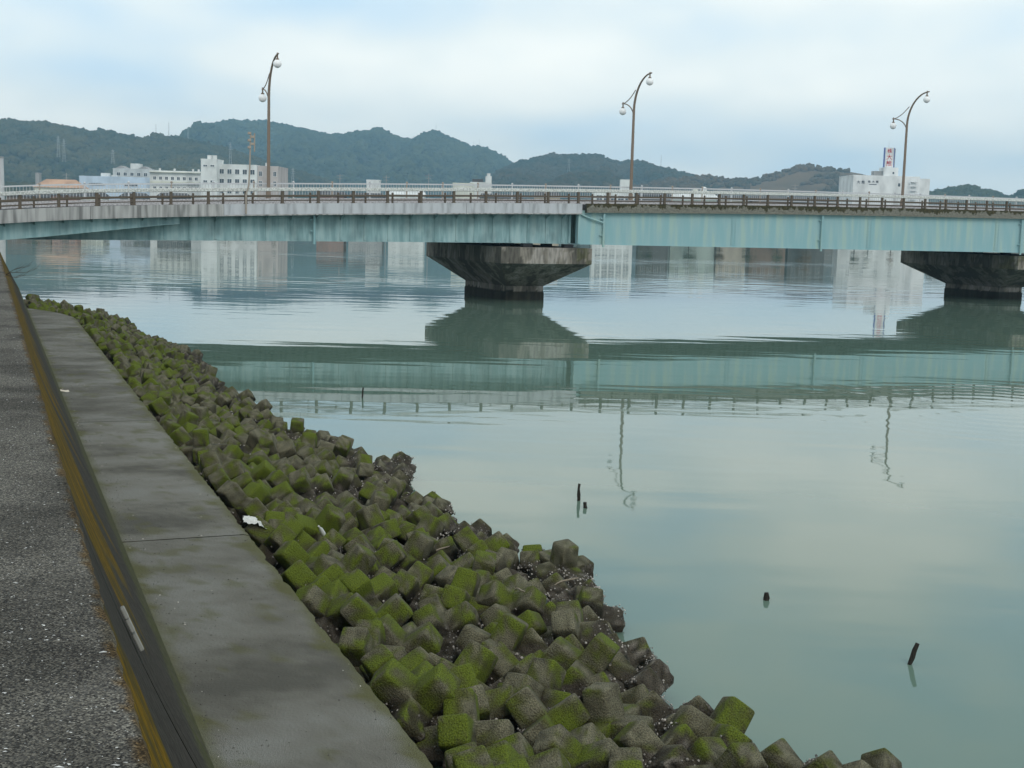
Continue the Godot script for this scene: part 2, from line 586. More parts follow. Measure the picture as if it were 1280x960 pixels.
func make_wall() -> void:
	noise_a.seed = 2
	noise_a.frequency = 1.0
	noise_a.noise_type = FastNoiseLite.TYPE_SIMPLEX_SMOOTH
	noise_a.fractal_octaves = 3
	# --- the path on top of the wall, slab after slab
	var path := base("path")
	structure(path, "exposed-aggregate concrete path along the top of the seawall")
	var joints := [-4.0, 1.9, 12.5, 23.1, 33.7, 44.3, 54.9, 65.5, 78.0]
	for k in joints.size() - 1:
		var g := Geo.new()
		var u0: float = joints[k] + 0.006
		var u1: float = joints[k + 1] - 0.006
		var step := 0.06 if k < 3 else 0.2
		var rows := []
		var cols := []
		var nu := int((u1 - u0) / step)
		var vs := [-7.0, -5.0, -3.0, -1.6, -1.0, -0.5, -0.1, 0.1, 0.2, 0.27, 0.32, 0.36, 0.39, 0.41, 0.425]
		for j in vs.size():
			var row := []
			var colr := []
			for i in nu + 1:
				var u := lerpf(u0, u1, float(i) / nu)
				var vv: float = vs[j]
				var y := PATH_Y
				var ragged := noise_a.get_noise_2d(u * 6.0, 1.0) * 0.012
				if j == vs.size() - 1:
					y -= 0.03
				if j >= vs.size() - 3:
					vv += ragged
				row.append(wall_at(u, vv, y))
				var stain := noise_a.get_noise_2d(u * 2.4, vv * 3.0) * 0.05
				var cc := Color(1, 1, 1)
				if vv > 0.385 + stain * 0.6 and u < 40:
					cc = Color(0.85, 0.62, 0.36) if noise_a.get_noise_2d(u * 5.0, 70.0) > -0.1 else Color(0.8, 0.76, 0.66)
				colr.append(cc)
			rows.append(row)
			cols.append(colr)
		g.grid(rows, cols)
		# the slab's ends go down into the joint
		g.quad(wall_at(u0, -7, PATH_Y), wall_at(u0, 0.42, PATH_Y), wall_at(u0, 0.42, PATH_Y - 0.2), wall_at(u0, -7, PATH_Y - 0.2))
		g.quad(wall_at(u1, 0.42, PATH_Y), wall_at(u1, -7, PATH_Y), wall_at(u1, -7, PATH_Y - 0.2), wall_at(u1, 0.42, PATH_Y - 0.2))
		put(g, "slab", mats.aggregate, path)
	var g0 := Geo.new()
	g0.quad(wall_at(-4, 0.4, PATH_Y - 0.12), wall_at(78, 0.4, PATH_Y - 0.12), wall_at(78, -7, PATH_Y - 0.12), wall_at(-4, -7, PATH_Y - 0.12))
	put(g0, "joint_filler", mats.wet_wood, path)
	# --- the battered wall face, panel after panel
	var wall := base("seawall")
	tag(wall, "sloping seawall face with orange-yellow algae above dark wet concrete", "seawall")
	var pj := [-4.0, 8.6, 20.2, 30.8, 41.4, 52.0, 63.0, 78.0]
	for k in pj.size() - 1:
		var u0: float = pj[k] + (0.04 if k == 1 else 0.006)
		var u1: float = pj[k + 1] - (0.04 if k == 0 else 0.006)
		var step := 0.08 if k < 3 else 0.2
		var nu := int((u1 - u0) / step)
		var g := Geo.new()
		var rows := []
		var cols := []
		var nt := 26
		for j in nt + 1:
			var t := float(j) / nt
			var row := []
			var colr := []
			for i in nu + 1:
				var u := lerpf(u0, u1, float(i) / nu)
				# a slightly hollow slope, steeper at the top
				var vv := 0.40 + 1.25 * (t - 0.06 * sin(PI * t))
				row.append(wall_at(u, vv, PATH_Y - 0.03 - 2.88 * t))
				colr.append(wall_color(u, t))
			rows.append(row)
			cols.append(colr)
		g.grid(rows, cols)
		for s in 2:
			var uu := u0 if s == 0 else u1
			g.col = Color(0.09, 0.088, 0.08)
			var q := [wall_at(uu, 0.31, PATH_Y - 0.05), wall_at(uu, 1.55, LEDGE_Y), wall_at(uu, 1.15, LEDGE_Y), wall_at(uu, -0.1, PATH_Y - 0.03)]
			g._q(q, s == 0)
		put(g, "panel", mats.wall_concrete, wall)
	# what closes the joints behind the panels
	var gb := Geo.new()
	gb.col = Color(0.09, 0.088, 0.08)
	gb.quad(wall_at(-4, 1.1, 1.0), wall_at(78, 1.1, 1.0), wall_at(78, -0.15, 3.8), wall_at(-4, -0.15, 3.8))
	put(gb, "backing", mats.wall_concrete, wall)
	# a pale strip of torn joint sealing that stands out of the open joint
	var strip := Geo.new()
	var slope := (V * 1.25 + Vector3(0, -2.88, 0)).normalized()
	var lean := (slope + W * -0.03).normalized()
	var outw := slope.cross(W).normalized()
	if outw.dot(V) < 0.0:
		outw = -outw
	for k in 3:
		var t0: float = [0.345, 0.375, 0.415][k]
		var mid := wall_at(8.66 + 0.015 * k, 0.40 + 1.25 * (t0 - 0.06 * sin(PI * t0)), PATH_Y - 0.03 - 2.88 * t0) + outw * 0.03
		var across := lean.cross(outw).normalized()
		strip.box(mid, Vector3([0.07, 0.09, 0.06][k], [0.08, 0.10, 0.15][k], 0.03), 0.006, Basis(across, lean, outw).orthonormalized())
	var sp := put(strip, "joint_strip", mat("joint_strip_grey", lc(0.24, 0.24, 0.22), 0.8), wall)
	sp.set_meta("label", "pale torn strip hanging out of an open wall joint")
	# --- the ledge at the wall's foot
	var ledge := base("ledge")
	structure(ledge, "flat wet concrete ledge at the foot of the seawall")
	var lj := [-2.0, 7.5, 18.2, 28.86, 39.5, 51.4, 62.6]
	for k in lj.size() - 1:
		var u0: float = lj[k] + 0.018
		var u1: float = lj[k + 1] - 0.018
		var nu := int((u1 - u0) / 0.12)
		var nv := 22
		var g := Geo.new()
		var rows := []
		var cols := []
		for j in nv + 1:
			var row := []
			var colr := []
			for i in nu + 1:
				var u := lerpf(u0, u1, float(i) / nu)
				var vr := 3.36
				if u > 56.5:
					vr = 3.36 - 1.95 * pow((u - 56.5) / 6.1, 1.8)
				vr += noise_a.get_noise_2d(u * 4.0, 5.0) * 0.022 + minf(0.0, noise_a.get_noise_2d(u * 1.4, 25.0) + 0.25) * 0.10
				var v0 := minf(1.62, vr - 0.1)
				var t := float(j) / nv
				var vv := lerpf(v0, vr, t)
				var y := LEDGE_Y
				if j == nv:
					y -= 0.02
				row.append(wall_at(u, vv, y))
				# wet and dry bands cross the ledge, stains with edges of their own
				var b1 := noise_a.get_noise_2d(u * 0.42, vv * 0.30 + 11.0)
				var b2 := noise_a.get_noise_2d(u * 1.9 + 30.0, vv * 0.9)
				var c: Color = Color(0.44, 0.44, 0.425) * [0.96, 1.0, 1.08, 0.92, 1.0, 0.95][k]
				var b3 := noise_a.get_noise_2d(u * 5.0, vv * 5.0 + 7.0)
				var kk := b1 * 1.0 + b2 * 0.35 + b3 * 0.30
				if kk > 0.0:
					c = c.lerp(Color(0.58, 0.60, 0.61), clampf(kk * 1.5, 0, 1))
				else:
					c = c.lerp(Color(0.27, 0.27, 0.255), clampf(-kk * 1.7, 0, 1))
				var n3 := noise_a.get_noise_2d(u * 1.1, vv * 1.6 + 50.0)
				var green := smoothstep(0.22, 0.0, vr - vv - 0.16 * n3) * 0.8 + smoothstep(0.28, 0.5, n3 + 0.3 * noise_a.get_noise_2d(u * 0.15, 90.0)) * 0.5 + smoothstep(0.16, 0.0, vv - 1.62 - 0.10 * n3) * 0.7
				c = c.lerp(Color(0.27, 0.28, 0.12), clampf(green, 0, 0.85))
				colr.append(c)
			rows.append(row)
			cols.append(colr)
		g.grid(rows, cols)
		# the side towards the water
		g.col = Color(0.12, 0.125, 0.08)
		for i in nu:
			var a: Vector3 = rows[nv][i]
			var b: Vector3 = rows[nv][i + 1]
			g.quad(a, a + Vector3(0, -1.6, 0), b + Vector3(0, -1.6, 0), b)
		for s in 2:
			var e: int = 0 if s == 0 else nu
			var a: Vector3 = rows[0][e]
			var b: Vector3 = rows[nv][e]
			g._q([a, b, b + Vector3(0, -0.6, 0), a + Vector3(0, -0.6, 0)], s == 0)
		put(g, "slab", mats.ledge_concrete, ledge)
	var gf := Geo.new()
	gf.col = Color(0.05, 0.055, 0.03)
	gf.quad(wall_at(-2, 1.4, LEDGE_Y - 0.10), wall_at(-2, 3.30, LEDGE_Y - 0.10), wall_at(56, 3.30, LEDGE_Y - 0.10), wall_at(56, 1.4, LEDGE_Y - 0.10))
	put(gf, "joint_filler", mats.ledge_concrete, ledge)


func make_shells() -> void:
	# flakes of white shell strewn on the path: far too many to count
	var g := Geo.new()
	var ring := []
	for k in 7:
		var a := TAU * k / 7.0
		var r := 0.5 * (0.75 + 0.35 * sin(k * 2.3))
		ring.append(Vector3(cos(a) * r, 0.0, sin(a) * r * 0.7))
	for k in 7:
		g.tri(Vector3(0.04, 0.16, 0), ring[(k + 1) % 7], ring[k])
	var at: Array[Transform3D] = []
	var cols: Array[Color] = []
	rng.seed = 71
	for k in 4600:
		var u := 2.5 + pow(rng.randf(), 1.5) * 40.0
		var vv := 0.40 - absf(rng.randfn(0.0, 1.0)) * (0.38 + 0.05 * u)
		if vv < -6.0:
			continue
		var s := 0.005 + 0.010 * pow(rng.randf(), 3.0) + (0.020 if rng.randf() < 0.010 else 0.0)
		var b := Basis(Vector3.UP, rng.randf() * TAU) * Basis(Vector3.RIGHT, rng.randfn(0, 0.2))
		at.append(Transform3D(b.scaled(Vector3(s * 1.3, s * 0.9, s)), wall_at(u, vv, PATH_Y + 0.001)))
		var br := rng.randf_range(0.30, 0.80)
		cols.append(Color(br, br, br * 0.97))
	var grit_at: Array[Transform3D] = []
	var grit_col: Array[Color] = []
	for k in 2200:
		var u := 6.0 + pow(rng.randf(), 1.4) * 50.0
		var side := rng.randf()
		var vv := 1.70 + absf(rng.randfn(0, 0.22)) if side < 0.5 else (3.32 - absf(rng.randfn(0, 0.12)) if side < 0.65 else rng.randf_range(1.7, 3.3))
		if vv > 3.32:
			continue
		var s := 0.012 + 0.022 * pow(rng.randf(), 3.0)
		grit_at.append(Transform3D(Basis(Vector3.UP, rng.randf() * TAU).scaled(Vector3(s, s * 2.2, s)), wall_at(u, vv, LEDGE_Y + 0.001)))
		var br := 0.05 + 0.10 * rng.randf()
		if rng.randf() < 0.07:
			br = 0.5
		grit_col.append(Color(br, br * 0.95, br * 0.85))
	tag(scatter("grit", g.mesh(), mats.shell, grit_at, grit_col), "dark crumbs of grit scattered on the concrete ledge", "grit")
	var o := scatter("shell_flakes", g.mesh(), mats.shell, at, cols)
	tag(o, "white flakes of crushed shell strewn over the seawall path", "shells")


# ================================================================= armour blocks
func outer_v(u: float) -> float:
	return lin([[6.0, 7.3], [9.0, 7.7], [9.4, 8.6], [9.9, 8.7], [10.4, 7.6], [11.2, 7.3], [12.5, 7.4], [13.9, 7.95], [16.2, 8.05], [17.4, 8.65], [19.4, 8.35], [21.3, 7.75], [24.2, 7.8], [26.7, 8.45], [29.5, 7.6], [32.8, 6.9], [37.5, 6.7], [41.2, 6.75], [49.3, 7.3], [56.6, 6.35], [62.5, 6.05], [67.0, 5.0], [70.5, 3.2], [71.5, 1.6]], u)


func inner_v(u: float) -> float:
	if u < 57.0:
		return 3.50
	return lin([[57.0, 3.5], [59.8, 3.25], [61.2, 2.7], [62.2, 2.2], [63.0, 1.6], [72.0, 1.6]], u)


func bed_y(u: float, v: float) -> float:
	var a := inner_v(u)
	var b := outer_v(u)
	var t := clampf((v - a) / maxf(b - a, 0.5), 0.0, 1.4)
	return lerpf(0.26, -0.34, pow(t, 0.85)) + (0.18 if u > 60.0 else 0.0)


var heap := PackedVector3Array()


# where the sight line of a pixel meets the heap of blocks
func heap_hit(x: float, y: float) -> Vector3:
	var d := (cam_basis * Vector3((x - 640.0) / FOCAL, -(y - 480.0) / FOCAL, -1.0)).normalized()
	var best := 1e9
	for p in heap:
		var m := (p - EYE).dot(d)
		var q := (p - EYE - d * m).length()
		if q < 0.2:
			best = minf(best, m - sqrt(0.04 - q * q))
	return EYE + d * best if best < 1e8 else on_level(x, y, 0.6)


const ARM := 0.325
const REACH := 0.50


func block_mesh(t: Transform3D, seedv: int, mossy: float, with_shells: bool) -> ArrayMesh:
	var g := Geo.new()
	var r := 0.038
	var h := ARM * 0.5
	var fr := [-1.0, -0.86, -0.45, 0.0, 0.45, 0.86, 1.0]
	var along := [0.30, 0.48, 0.66, 0.82, 0.95, 1.0]
	var off := Vector3(seedv * 1.7, seedv * 0.9, seedv * 2.3)
	for ax in 3:
		for s: float in [-1.0, 1.0]:
			var e0 := Vector3.ZERO
			e0[ax] = s
			var e1 := Vector3.ZERO
			e1[(ax + 1) % 3] = 1.0
			var e2 := e0.cross(e1)
			var sides := [[e1, e2], [e2, -e1], [-e1, -e2], [-e2, e1]]
			for face in 5:
				var na: Vector3 = e0 if face == 4 else sides[face][0]
				var nb: Vector3 = e1 if face == 4 else e0
				var nc: Vector3 = e2 if face == 4 else sides[face][1]
				var first := g.v.size()
				var rows: int = 7 if face == 4 else 6
				for i in rows:
					for j in 7:
						var p: Vector3
						if face == 4:
							p = e0 * REACH + nb * (fr[i] * h) + nc * (fr[j] * h)
						else:
							p = e0 * (REACH * along[i]) + na * h + nc * (fr[j] * h)
						# rounded edges; the arm narrows a little to its end
						var l := p.dot(e0)
						var wdt := h * (1.03 - 0.10 * (l / REACH))
						var a := p.dot(e1) / h * wdt
						var b := p.dot(e2) / h * wdt
						var q := Vector3(clampf(l, -9.0, REACH - r), clampf(a, -wdt + r, wdt - r), clampf(b, -wdt + r, wdt - r))
						var dd := Vector3(l, a, b) - q
						var nn := dd.normalized() if dd.length() > 1e-6 else Vector3(na.dot(e0), na.dot(e1), na.dot(e2))
						q += nn * r
						var P := e0 * q.x + e1 * q.y + e2 * q.z
						var N := e0 * nn.x + e1 * nn.y + e2 * nn.z
						var wp := t * P
						var wn := t.basis * N
						# tide line: below it, a crust of barnacles and oysters
						var ragged := 0.16 * noise_a.get_noise_3dv(wp * 4.0)
						var tide := maxf(0.42 + 0.26 * noise_a.get_noise_3d(wp.x * 0.9, wp.z * 0.9, 4.0), minf(t.origin.y + 0.03 + 0.30 * noise_a.get_noise_3d(wp.x * 0.7, 9.0, wp.z * 0.7), 0.85)) + ragged
						var m1 := noise_a.get_noise_3dv(P * 2.2 + off)
						var m2 := noise_a.get_noise_3dv(P * 8.0 + off)
						var c := Color(0.170, 0.160, 0.108) * (1.0 + 0.8 * m2)
						var k := m1 * 1.9 + m2 * 0.7 + 0.5 * noise_a.get_noise_3dv(wp * 0.55) + mossy
						if k > 0.0:
							c = c.lerp(Color(0.100, 0.108, 0.034), clampf(k * 4.0, 0, 1))
						if k > 0.35:
							c = c.lerp(Color(0.132, 0.172, 0.022), clampf((k - 0.35) * 2.6, 0, 1))
						if wp.y < tide + 0.05 + 0.10 * m2:
							c = Color(0.066, 0.062, 0.034) * (1.0 + 0.5 * m2)
						if wp.y < tide:
							var cr := noise_a.get_noise_3dv(wp * 11.0)
							c = Color(0.080, 0.070, 0.054) * (1.0 + 0.9 * cr)
							if cr > 0.28:
								c = Color(0.19, 0.17, 0.145)
							var lump := clampf((tide - wp.y) * 5.0, 0.0, 1.0) * (0.5 + cr) * 0.05
							P += N * lump
							N = (N + Vector3(cr, m2, m1) * 0.9).normalized()
							if with_shells and rng.randf() < 1.2 * smoothstep(-0.25, 0.25, noise_a.get_noise_3dv(wp * 1.6 + Vector3(31, 0, 0))):
								var bb := Basis(Quaternion(Vector3.UP, wn)) if wn.y > -0.99 else Basis()
								var sc := rng.randf_range(0.006, 0.018)
								barnacle_at.append(Transform3D((bb * Basis(Vector3.UP, rng.randf() * TAU)).scaled(Vector3.ONE * sc), t * P + wn * 0.004 + Vector3(rng.randfn(0, 0.02), rng.randfn(0, 0.01), rng.randfn(0, 0.02))))
						g.vert(P, N, c)
				var flip := nb.cross(nc).dot(na) < 0.0
				for i in rows - 1:
					for j in 6:
						var a := first + i * 7 + j
						if flip:
							g.ix.append_array(PackedInt32Array([a, a + 7, a + 1, a + 1, a + 7, a + 8]))
						else:
							g.ix.append_array(PackedInt32Array([a, a + 1, a + 7, a + 1, a + 8, a + 7]))
	return g.mesh()


func make_blocks() -> void:
	# drop the blocks one after another onto the bed and onto each other
	rng.seed = 12
	var arms := [Vector3.ZERO, Vector3.RIGHT * 0.335, Vector3.LEFT * 0.335, Vector3.UP * 0.335, Vector3.DOWN * 0.335, Vector3.BACK * 0.335, Vector3.FORWARD * 0.335]
	var R := 0.142
	var cells := {}
	var placed: Array[Transform3D] = []
	var info := []
	for attempt in 12000:
		var u := 7.6 + rng.randf() * 63.6
		var vi := inner_v(u)
		var vo := outer_v(u) - 0.35
		var span := 5.6
		var vv := vi + 0.36 + rng.randf() * span
		if vv > vo:
			continue
		var best_y := 1e9
		var best_b := Basis()
		for k in 9:
			var q := Quaternion(rng.randfn(), rng.randfn(), rng.randfn(), rng.randfn()).normalized()
			var b := Basis(q)
			var need := -1e9
			for s in 7:
				var o: Vector3 = b * arms[s]
				var w0 := wall_at(u, vv, 0) + o
				var su := w0.dot(W)
				var sv := w0.dot(V)
				need = maxf(need, bed_y(su, sv) + R - o.y)
				if sv < inner_v(su) + 0.1:
					need = maxf(need, 0.25 + R - o.y)
				if sv < inner_v(su) - 0.02:
					need = 1e8
				var cx := floori(w0.x * 2.5)
				var cz := floori(w0.z * 2.5)
				for dx in [-1, 0, 1]:
					for dz in [-1, 0, 1]:
						var key := Vector2i(cx + dx, cz + dz)
						if cells.has(key):
							for p: Vector3 in cells[key]:
								var d2 := (p.x - w0.x) * (p.x - w0.x) + (p.z - w0.z) * (p.z - w0.z)
								if d2 < 4.0 * R * R:
									need = maxf(need, p.y + sqrt(4.0 * R * R - d2) - o.y)
			if need < best_y:
				best_y = need
				best_b = b
		var lim := bed_y(u, vv) + 0.60
		if best_y > lim:
			continue
		var at := wall_at(u, vv, best_y)
		placed.append(Transform3D(best_b, at))
		info.append([u, vv, best_y])
		for s in 7:
			var p: Vector3 = at + best_b * arms[s]
			var key := Vector2i(floori(p.x * 2.5), floori(p.z * 2.5))
			if not cells.has(key):
				cells[key] = []
			cells[key].append(p)
			heap.append(p)
	# the 300 nearest are things of their own
	var order := range(placed.size())
	order.sort_custom(func(a, b): return info[a][0] < info[b][0])
	print("blocks ", placed.size())
	var group := "six-armed concrete blocks heaped below the ledge"
	var rest := Geo.new()
	for k in order.size():
		var id: int = order[k]
		var t := placed[id]
		var u: float = info[id][0]
		var vv: float = info[id][1]
		var share := (vv - inner_v(u)) / maxf(outer_v(u) - inner_v(u), 0.5)
		var mossy := 0.44 - 0.60 * share + rng.randfn(0.0, 0.16)
		var m := block_mesh(t, id, mossy, u < 34.0)
		if k >= 300:
			# past 300, the farthest and smallest are joined into one mass
			var arr := m.surface_get_arrays(0)
			var first := rest.v.size()
			var vs: PackedVector3Array = arr[Mesh.ARRAY_VERTEX]
			var ns: PackedVector3Array = arr[Mesh.ARRAY_NORMAL]
			for e in vs.size():
				rest.vert(t * vs[e], t.basis * ns[e], arr[Mesh.ARRAY_COLOR][e])
			for e: int in arr[Mesh.ARRAY_INDEX]:
				rest.ix.append(first + e)
			continue
		var o := put_mesh(m, "armour_block", mats.block_concrete)
		o.transform = t
		# words for what can be seen of it
		var coat := "bright mossy" if mossy > 0.25 else ("moss-flecked" if mossy > 0.0 else ("olive-grey" if mossy > -0.18 else "bare dark"))
		var where := ""
		if share < 0.16:
			where = "against the ledge edge"
		elif share < 0.36:
			where = "one row off the ledge"
		elif share < 0.66:
			where = "amid the heap"
		elif share < 0.86:
			where = "low on the heap"
		else:
			where = "in the water"
		var part := "short of the plastic bag"
		if u > 61.5:
			part = "round the ledge's tapered end"
		elif u > 47.0:
			part = "before the ledge's tapered end"
		elif u > 34.0:
			part = "past the paper scrap"
		elif u > 19.0:
			part = "between plastic bag and paper scrap"
		var up := 0.0
		for ax in 3:
			up = maxf(up, absf(t.basis[ax].y))
		var pose := "upright" if up > 0.95 else ("leaning" if up > 0.8 else "tipped")
		tag(o, "%s %s concrete block %s, %s" % [coat, pose, where, part], "armour block", group)
	if rest.v.size():
		tag(put(rest, "distant_block_heap", mats.block_concrete), "mass of small mossy blocks heaped round the ledge's tapered end", "armour blocks", "", "stuff")
	# --- barnacles
	var g := Geo.new()
	var n := 6
	for k in n:
		var a := TAU * k / n
		var b := TAU * (k + 1) / n
		var p0 := Vector3(cos(a), 0, sin(a))
		var p1 := Vector3(cos(b), 0, sin(b))
		var q0 := Vector3(cos(a) * 0.5, 0.8 + 0.15 * (k % 2), sin(a) * 0.5)
		var q1 := Vector3(cos(b) * 0.5, 0.8 + 0.15 * ((k + 1) % 2), sin(b) * 0.5)
		g.quad(p1, p0, q0, q1)
		g.tri(Vector3(0, 0.55, 0), q1, q0)
	var cols: Array[Color] = []
	for k in barnacle_at.size():
		var w := pow(rng.randf(), 1.7) * 0.46 + 0.07
		cols.append(Color(w, w * 0.93, w * 0.84))
	print("barnacles ", barnacle_at.size())
	var o := scatter("barnacles", g.mesh(), mats.shell, barnacle_at, cols)
	tag(o, "whitish barnacles and oysters crusting the blocks below the tide line", "barnacles")
	# --- the rubble bed under the blocks
	var rows := []
	var gb := Geo.new()
	for i in 170:
		var u := 4.0 + i * 0.42
		var row := []
		for j in 26:
			var vv := inner_v(u) - 0.05 + (outer_v(u) + 1.2 - inner_v(u)) * j / 25.0
			row.append(wall_at(u, vv, bed_y(u, vv) - 0.30 + 0.12 * noise_a.get_noise_2d(u * 1.3, vv * 1.3)))
		rows.append(row)
	gb.grid(rows, [])
	var bed := put(gb, "ground_bed", mats.bed_rubble)
	structure(bed, "dark rubble bed under the concrete blocks")


# ================================================================= bridge
func deck_y(s: float) -> float:
	return lin([[-60.0, 4.2], [-34.0, 5.22], [-32.04, 5.33], [-30.3, 5.47], [-27.7, 5.64], [-23.2, 5.86], [-18.45, 6.05], [-13.46, 6.24], [-2.66, 6.58], [5.6, 6.78], [9.4, 6.86], [15.9, 6.99], [22.9, 7.11], [31.8, 7.22], [44.8, 7.33], [90.0, 7.45]], s)


func girder_y(s: float) -> float:
	return lin([[-30.0, 3.72], [-18.4, 3.86], [-7.0, 3.98], [0.0, 4.05], [90.0, 4.05]], s)


func flare(s: float) -> float:
	return 4.2 * pow(clampf((-20.0 - s) / 13.0, 0.0, 2.5), 1.5)


# a strip along the bridge: a cross-section (z, height above a line) carried from s0 to s1
func strip(g: Geo, s0: float, s1: float, section: Array, yf: Callable, zf: Callable, step := 1.0) -> void:
	var k := maxi(1, int(ceil((s1 - s0) / step)))
	var rings := []
	for i in k + 1:
		var s := lerpf(s0, s1, float(i) / k)
		var ring := []
		for p in section:
			ring.append(Vector3(s, yf.call(s) + p[1], zf.call(s) + p[0]))
		rings.append(ring)
	var m := section.size()
	for i in k:
		for j in m:
			g.quad(rings[i][j], rings[i + 1][j], rings[i + 1][(j + 1) % m], rings[i][(j + 1) % m])
	var e0 := PackedVector2Array()
	for p in section:
		e0.append(Vector2(p[0], p[1]))
	var t := Geometry2D.triangulate_polygon(e0)
	for q in range(0, t.size(), 3):
		for e in [0, k]:
			g.tri(rings[e][t[q]], rings[e][t[q + 1]], rings[e][t[q + 2]])


func rect(z0: float, z1: float, y0: float, y1: float) -> Array:
	# z0 is the face towards the camera
	return [[z0, y0], [z0, y1], [z1, y1], [z1, y0]].duplicate()


func make_bridge() -> Node3D:
	var br := base("road_bridge", BRIDGE_AT, BRIDGE_TURN)
	tag(br, "long teal steel girder road bridge with concrete edge over the river", "bridge")
	var zero := func(_s: float) -> float: return 0.0
	var fl := func(s: float) -> float: return flare(s)
	# deck and far walkway
	var g := Geo.new()
	strip(g, -44.0, 90.0, rect(-0.28, -13.6, -0.42, -0.05), deck_y, fl, 2.0)
	put(g, "deck", mats.asphalt, br)
	g = Geo.new()
	strip(g, -44.0, 90.0, rect(-11.2, -13.7, -0.04, 0.34), deck_y, zero, 2.0)
	put(g, "walkway_kerb", mats.kerb_concrete, br)
	# near edge: panels on the older spans
	var seams := [-44.0, -35.3, -27.37, -19.42, -11.91, -3.62, 4.9]
	for k in seams.size() - 1:
		g = Geo.new()
		strip(g, seams[k] + 0.012, seams[k + 1] - 0.012, rect(0.0, -0.27, -0.65, 0.0), deck_y, fl, 1.0)
		put(g, "fascia_panel", mats.fascia_stained if k < 3 else mats.fascia_concrete, br)
		g = Geo.new()
		strip(g, seams[k] + 0.012, seams[k + 1] - 0.012, rect(0.035, -0.02, -0.72, -0.655), deck_y, fl, 1.0)
		put(g, "drip_edge", mats.fascia_stained, br)
	# near edge of the newer span, stained by moss that hangs from its top
	g = Geo.new()
	var s := 5.25
	while s < 90.0:
		var ds := 0.10 if s < 50.0 else 2.0
		for j in 10:
			var t0 := j / 10.0
			var t1 := (j + 1) / 10.0
			var drop := 0.30 + 0.38 * noise_a.get_noise_2d(s * 1.1, 2.0) + 0.35 * noise_a.get_noise_2d(s * 3.3, 8.0)
			var patch := noise_a.get_noise_2d(s * 0.25, 20.0)
			var c := Color(0.24, 0.235, 0.20) * (1.0 + 0.25 * noise_a.get_noise_2d(s * 2.0, t0 * 3.0))
			if t0 < drop + 0.3 * patch:
				c = Color(0.060, 0.055, 0.028) if noise_a.get_noise_2d(s * 4.0, t0 * 5.0) > -0.15 else Color(0.10, 0.085, 0.040)
			g.col = c
			var yA := deck_y(s)
			var yB := deck_y(s + ds)
			g.quad(Vector3(s, yA - 0.62 * t1, 0), Vector3(s + ds, yB - 0.62 * t1, 0), Vector3(s + ds, yB - 0.62 * t0, 0), Vector3(s, yA - 0.62 * t0, 0))
		s += ds
	g.col = Color(0.12, 0.115, 0.09)
	strip(g, 5.25, 90.0, rect(-0.003, -0.27, -0.62, -0.002), deck_y, zero, 2.0)
	var eb := put(g, "edge_beam", mats.edge_beam_concrete, br)
	eb.set_meta("label", "dark moss-stained concrete edge of the newer span")
	# girders: the near web of each span, and the others behind it
	var gy := func(q: float) -> float: return girder_y(q)
	for spec in [[-36.0, 4.52, -0.95, 0], [4.72, 90.0, -0.34, 1]]:
		var s0: float = spec[0]
		var s1: float = spec[1]
		var zw: float = spec[2]
		g = Geo.new()
		var k := int((s1 - s0) / 1.0)
		for i in k:
			var a := lerpf(s0, s1, float(i) / k)
			var b := lerpf(s0, s1, float(i + 1) / k)
			g.quad(Vector3(a, girder_y(a), zw), Vector3(b, girder_y(b), zw), Vector3(b, deck_y(b) - 0.45, zw), Vector3(a, deck_y(a) - 0.45, zw))
			g.quad(Vector3(b, girder_y(b), zw - 0.03), Vector3(a, girder_y(a), zw - 0.03), Vector3(a, deck_y(a) - 0.45, zw - 0.03), Vector3(b, deck_y(b) - 0.45, zw - 0.03))
		var web := put(g, "girder_web", mats.teal_paint_chalky if spec[3] else mats.teal_paint, br)
		g = Geo.new()
		strip(g, s0, s1, rect(zw + 0.09, zw - 0.55, -0.05, 0.0), gy, zero, 2.0)
		put(g, "flange", mats.teal_paint_chalky if spec[3] else mats.teal_paint, web)
		for zi: float in [-4.0, -7.2, -10.4, -13.2]:
			g = Geo.new()
			var bot := func(_q: float) -> float: return 0.0
			for i in k:
				var a := lerpf(s0, s1, float(i) / k)
				var b := lerpf(s0, s1, float(i + 1) / k)
				for z: float in [zi, zi - 0.03]:
					g._q([Vector3(a, girder_y(a), z), Vector3(b, girder_y(b), z), Vector3(b, deck_y(b) - 0.43, z), Vector3(a, deck_y(a) - 0.43, z)], z == zi)
			strip(g, s0, s1, rect(zi + 0.25, zi - 0.28, -0.05, -0.002), gy, zero, 2.0)
			put(g, "girder", mats.teal_paint, br)
	# the end posts of the girders at the expansion joint, a dark gap between them
	for e in [[4.40, -0.95, 0.16, "teal_paint"], [4.80, -0.34, 0.16, "teal_paint_chalky"]]:
		g = Geo.new()
		var y0 := girder_y(4.5)
		var y1: float = deck_y(4.5) - 0.7
		g.box(Vector3(e[0], (y0 + y1) / 2, e[1] - 0.05), Vector3(e[2], y1 - y0, 0.42), 0.01)
		put(g, "end_stiffener", mats[e[3]], br)
	g = Geo.new()
	g.box(Vector3(4.5, 5.25, -1.6), Vector3(0.5, 1.6, 0.06))
	put(g, "joint_seal", mats.black_rubber, br)
	# brackets under the panels, and the stiffeners that carry them down the web
	var brackets := [-43.2, -41.6, -40.0, -38.4, -36.8, -35.2, -33.6, -32.0, -30.4, -28.8, -27.2, -25.72, -24.22, -22.83, -21.33, -19.76, -18.21, -16.63, -15.08, -13.45, -11.85, -10.27, -8.67, -7.16, -5.45, -3.94, -2.64, -1.32, -0.04, 1.25, 2.62, 3.82]
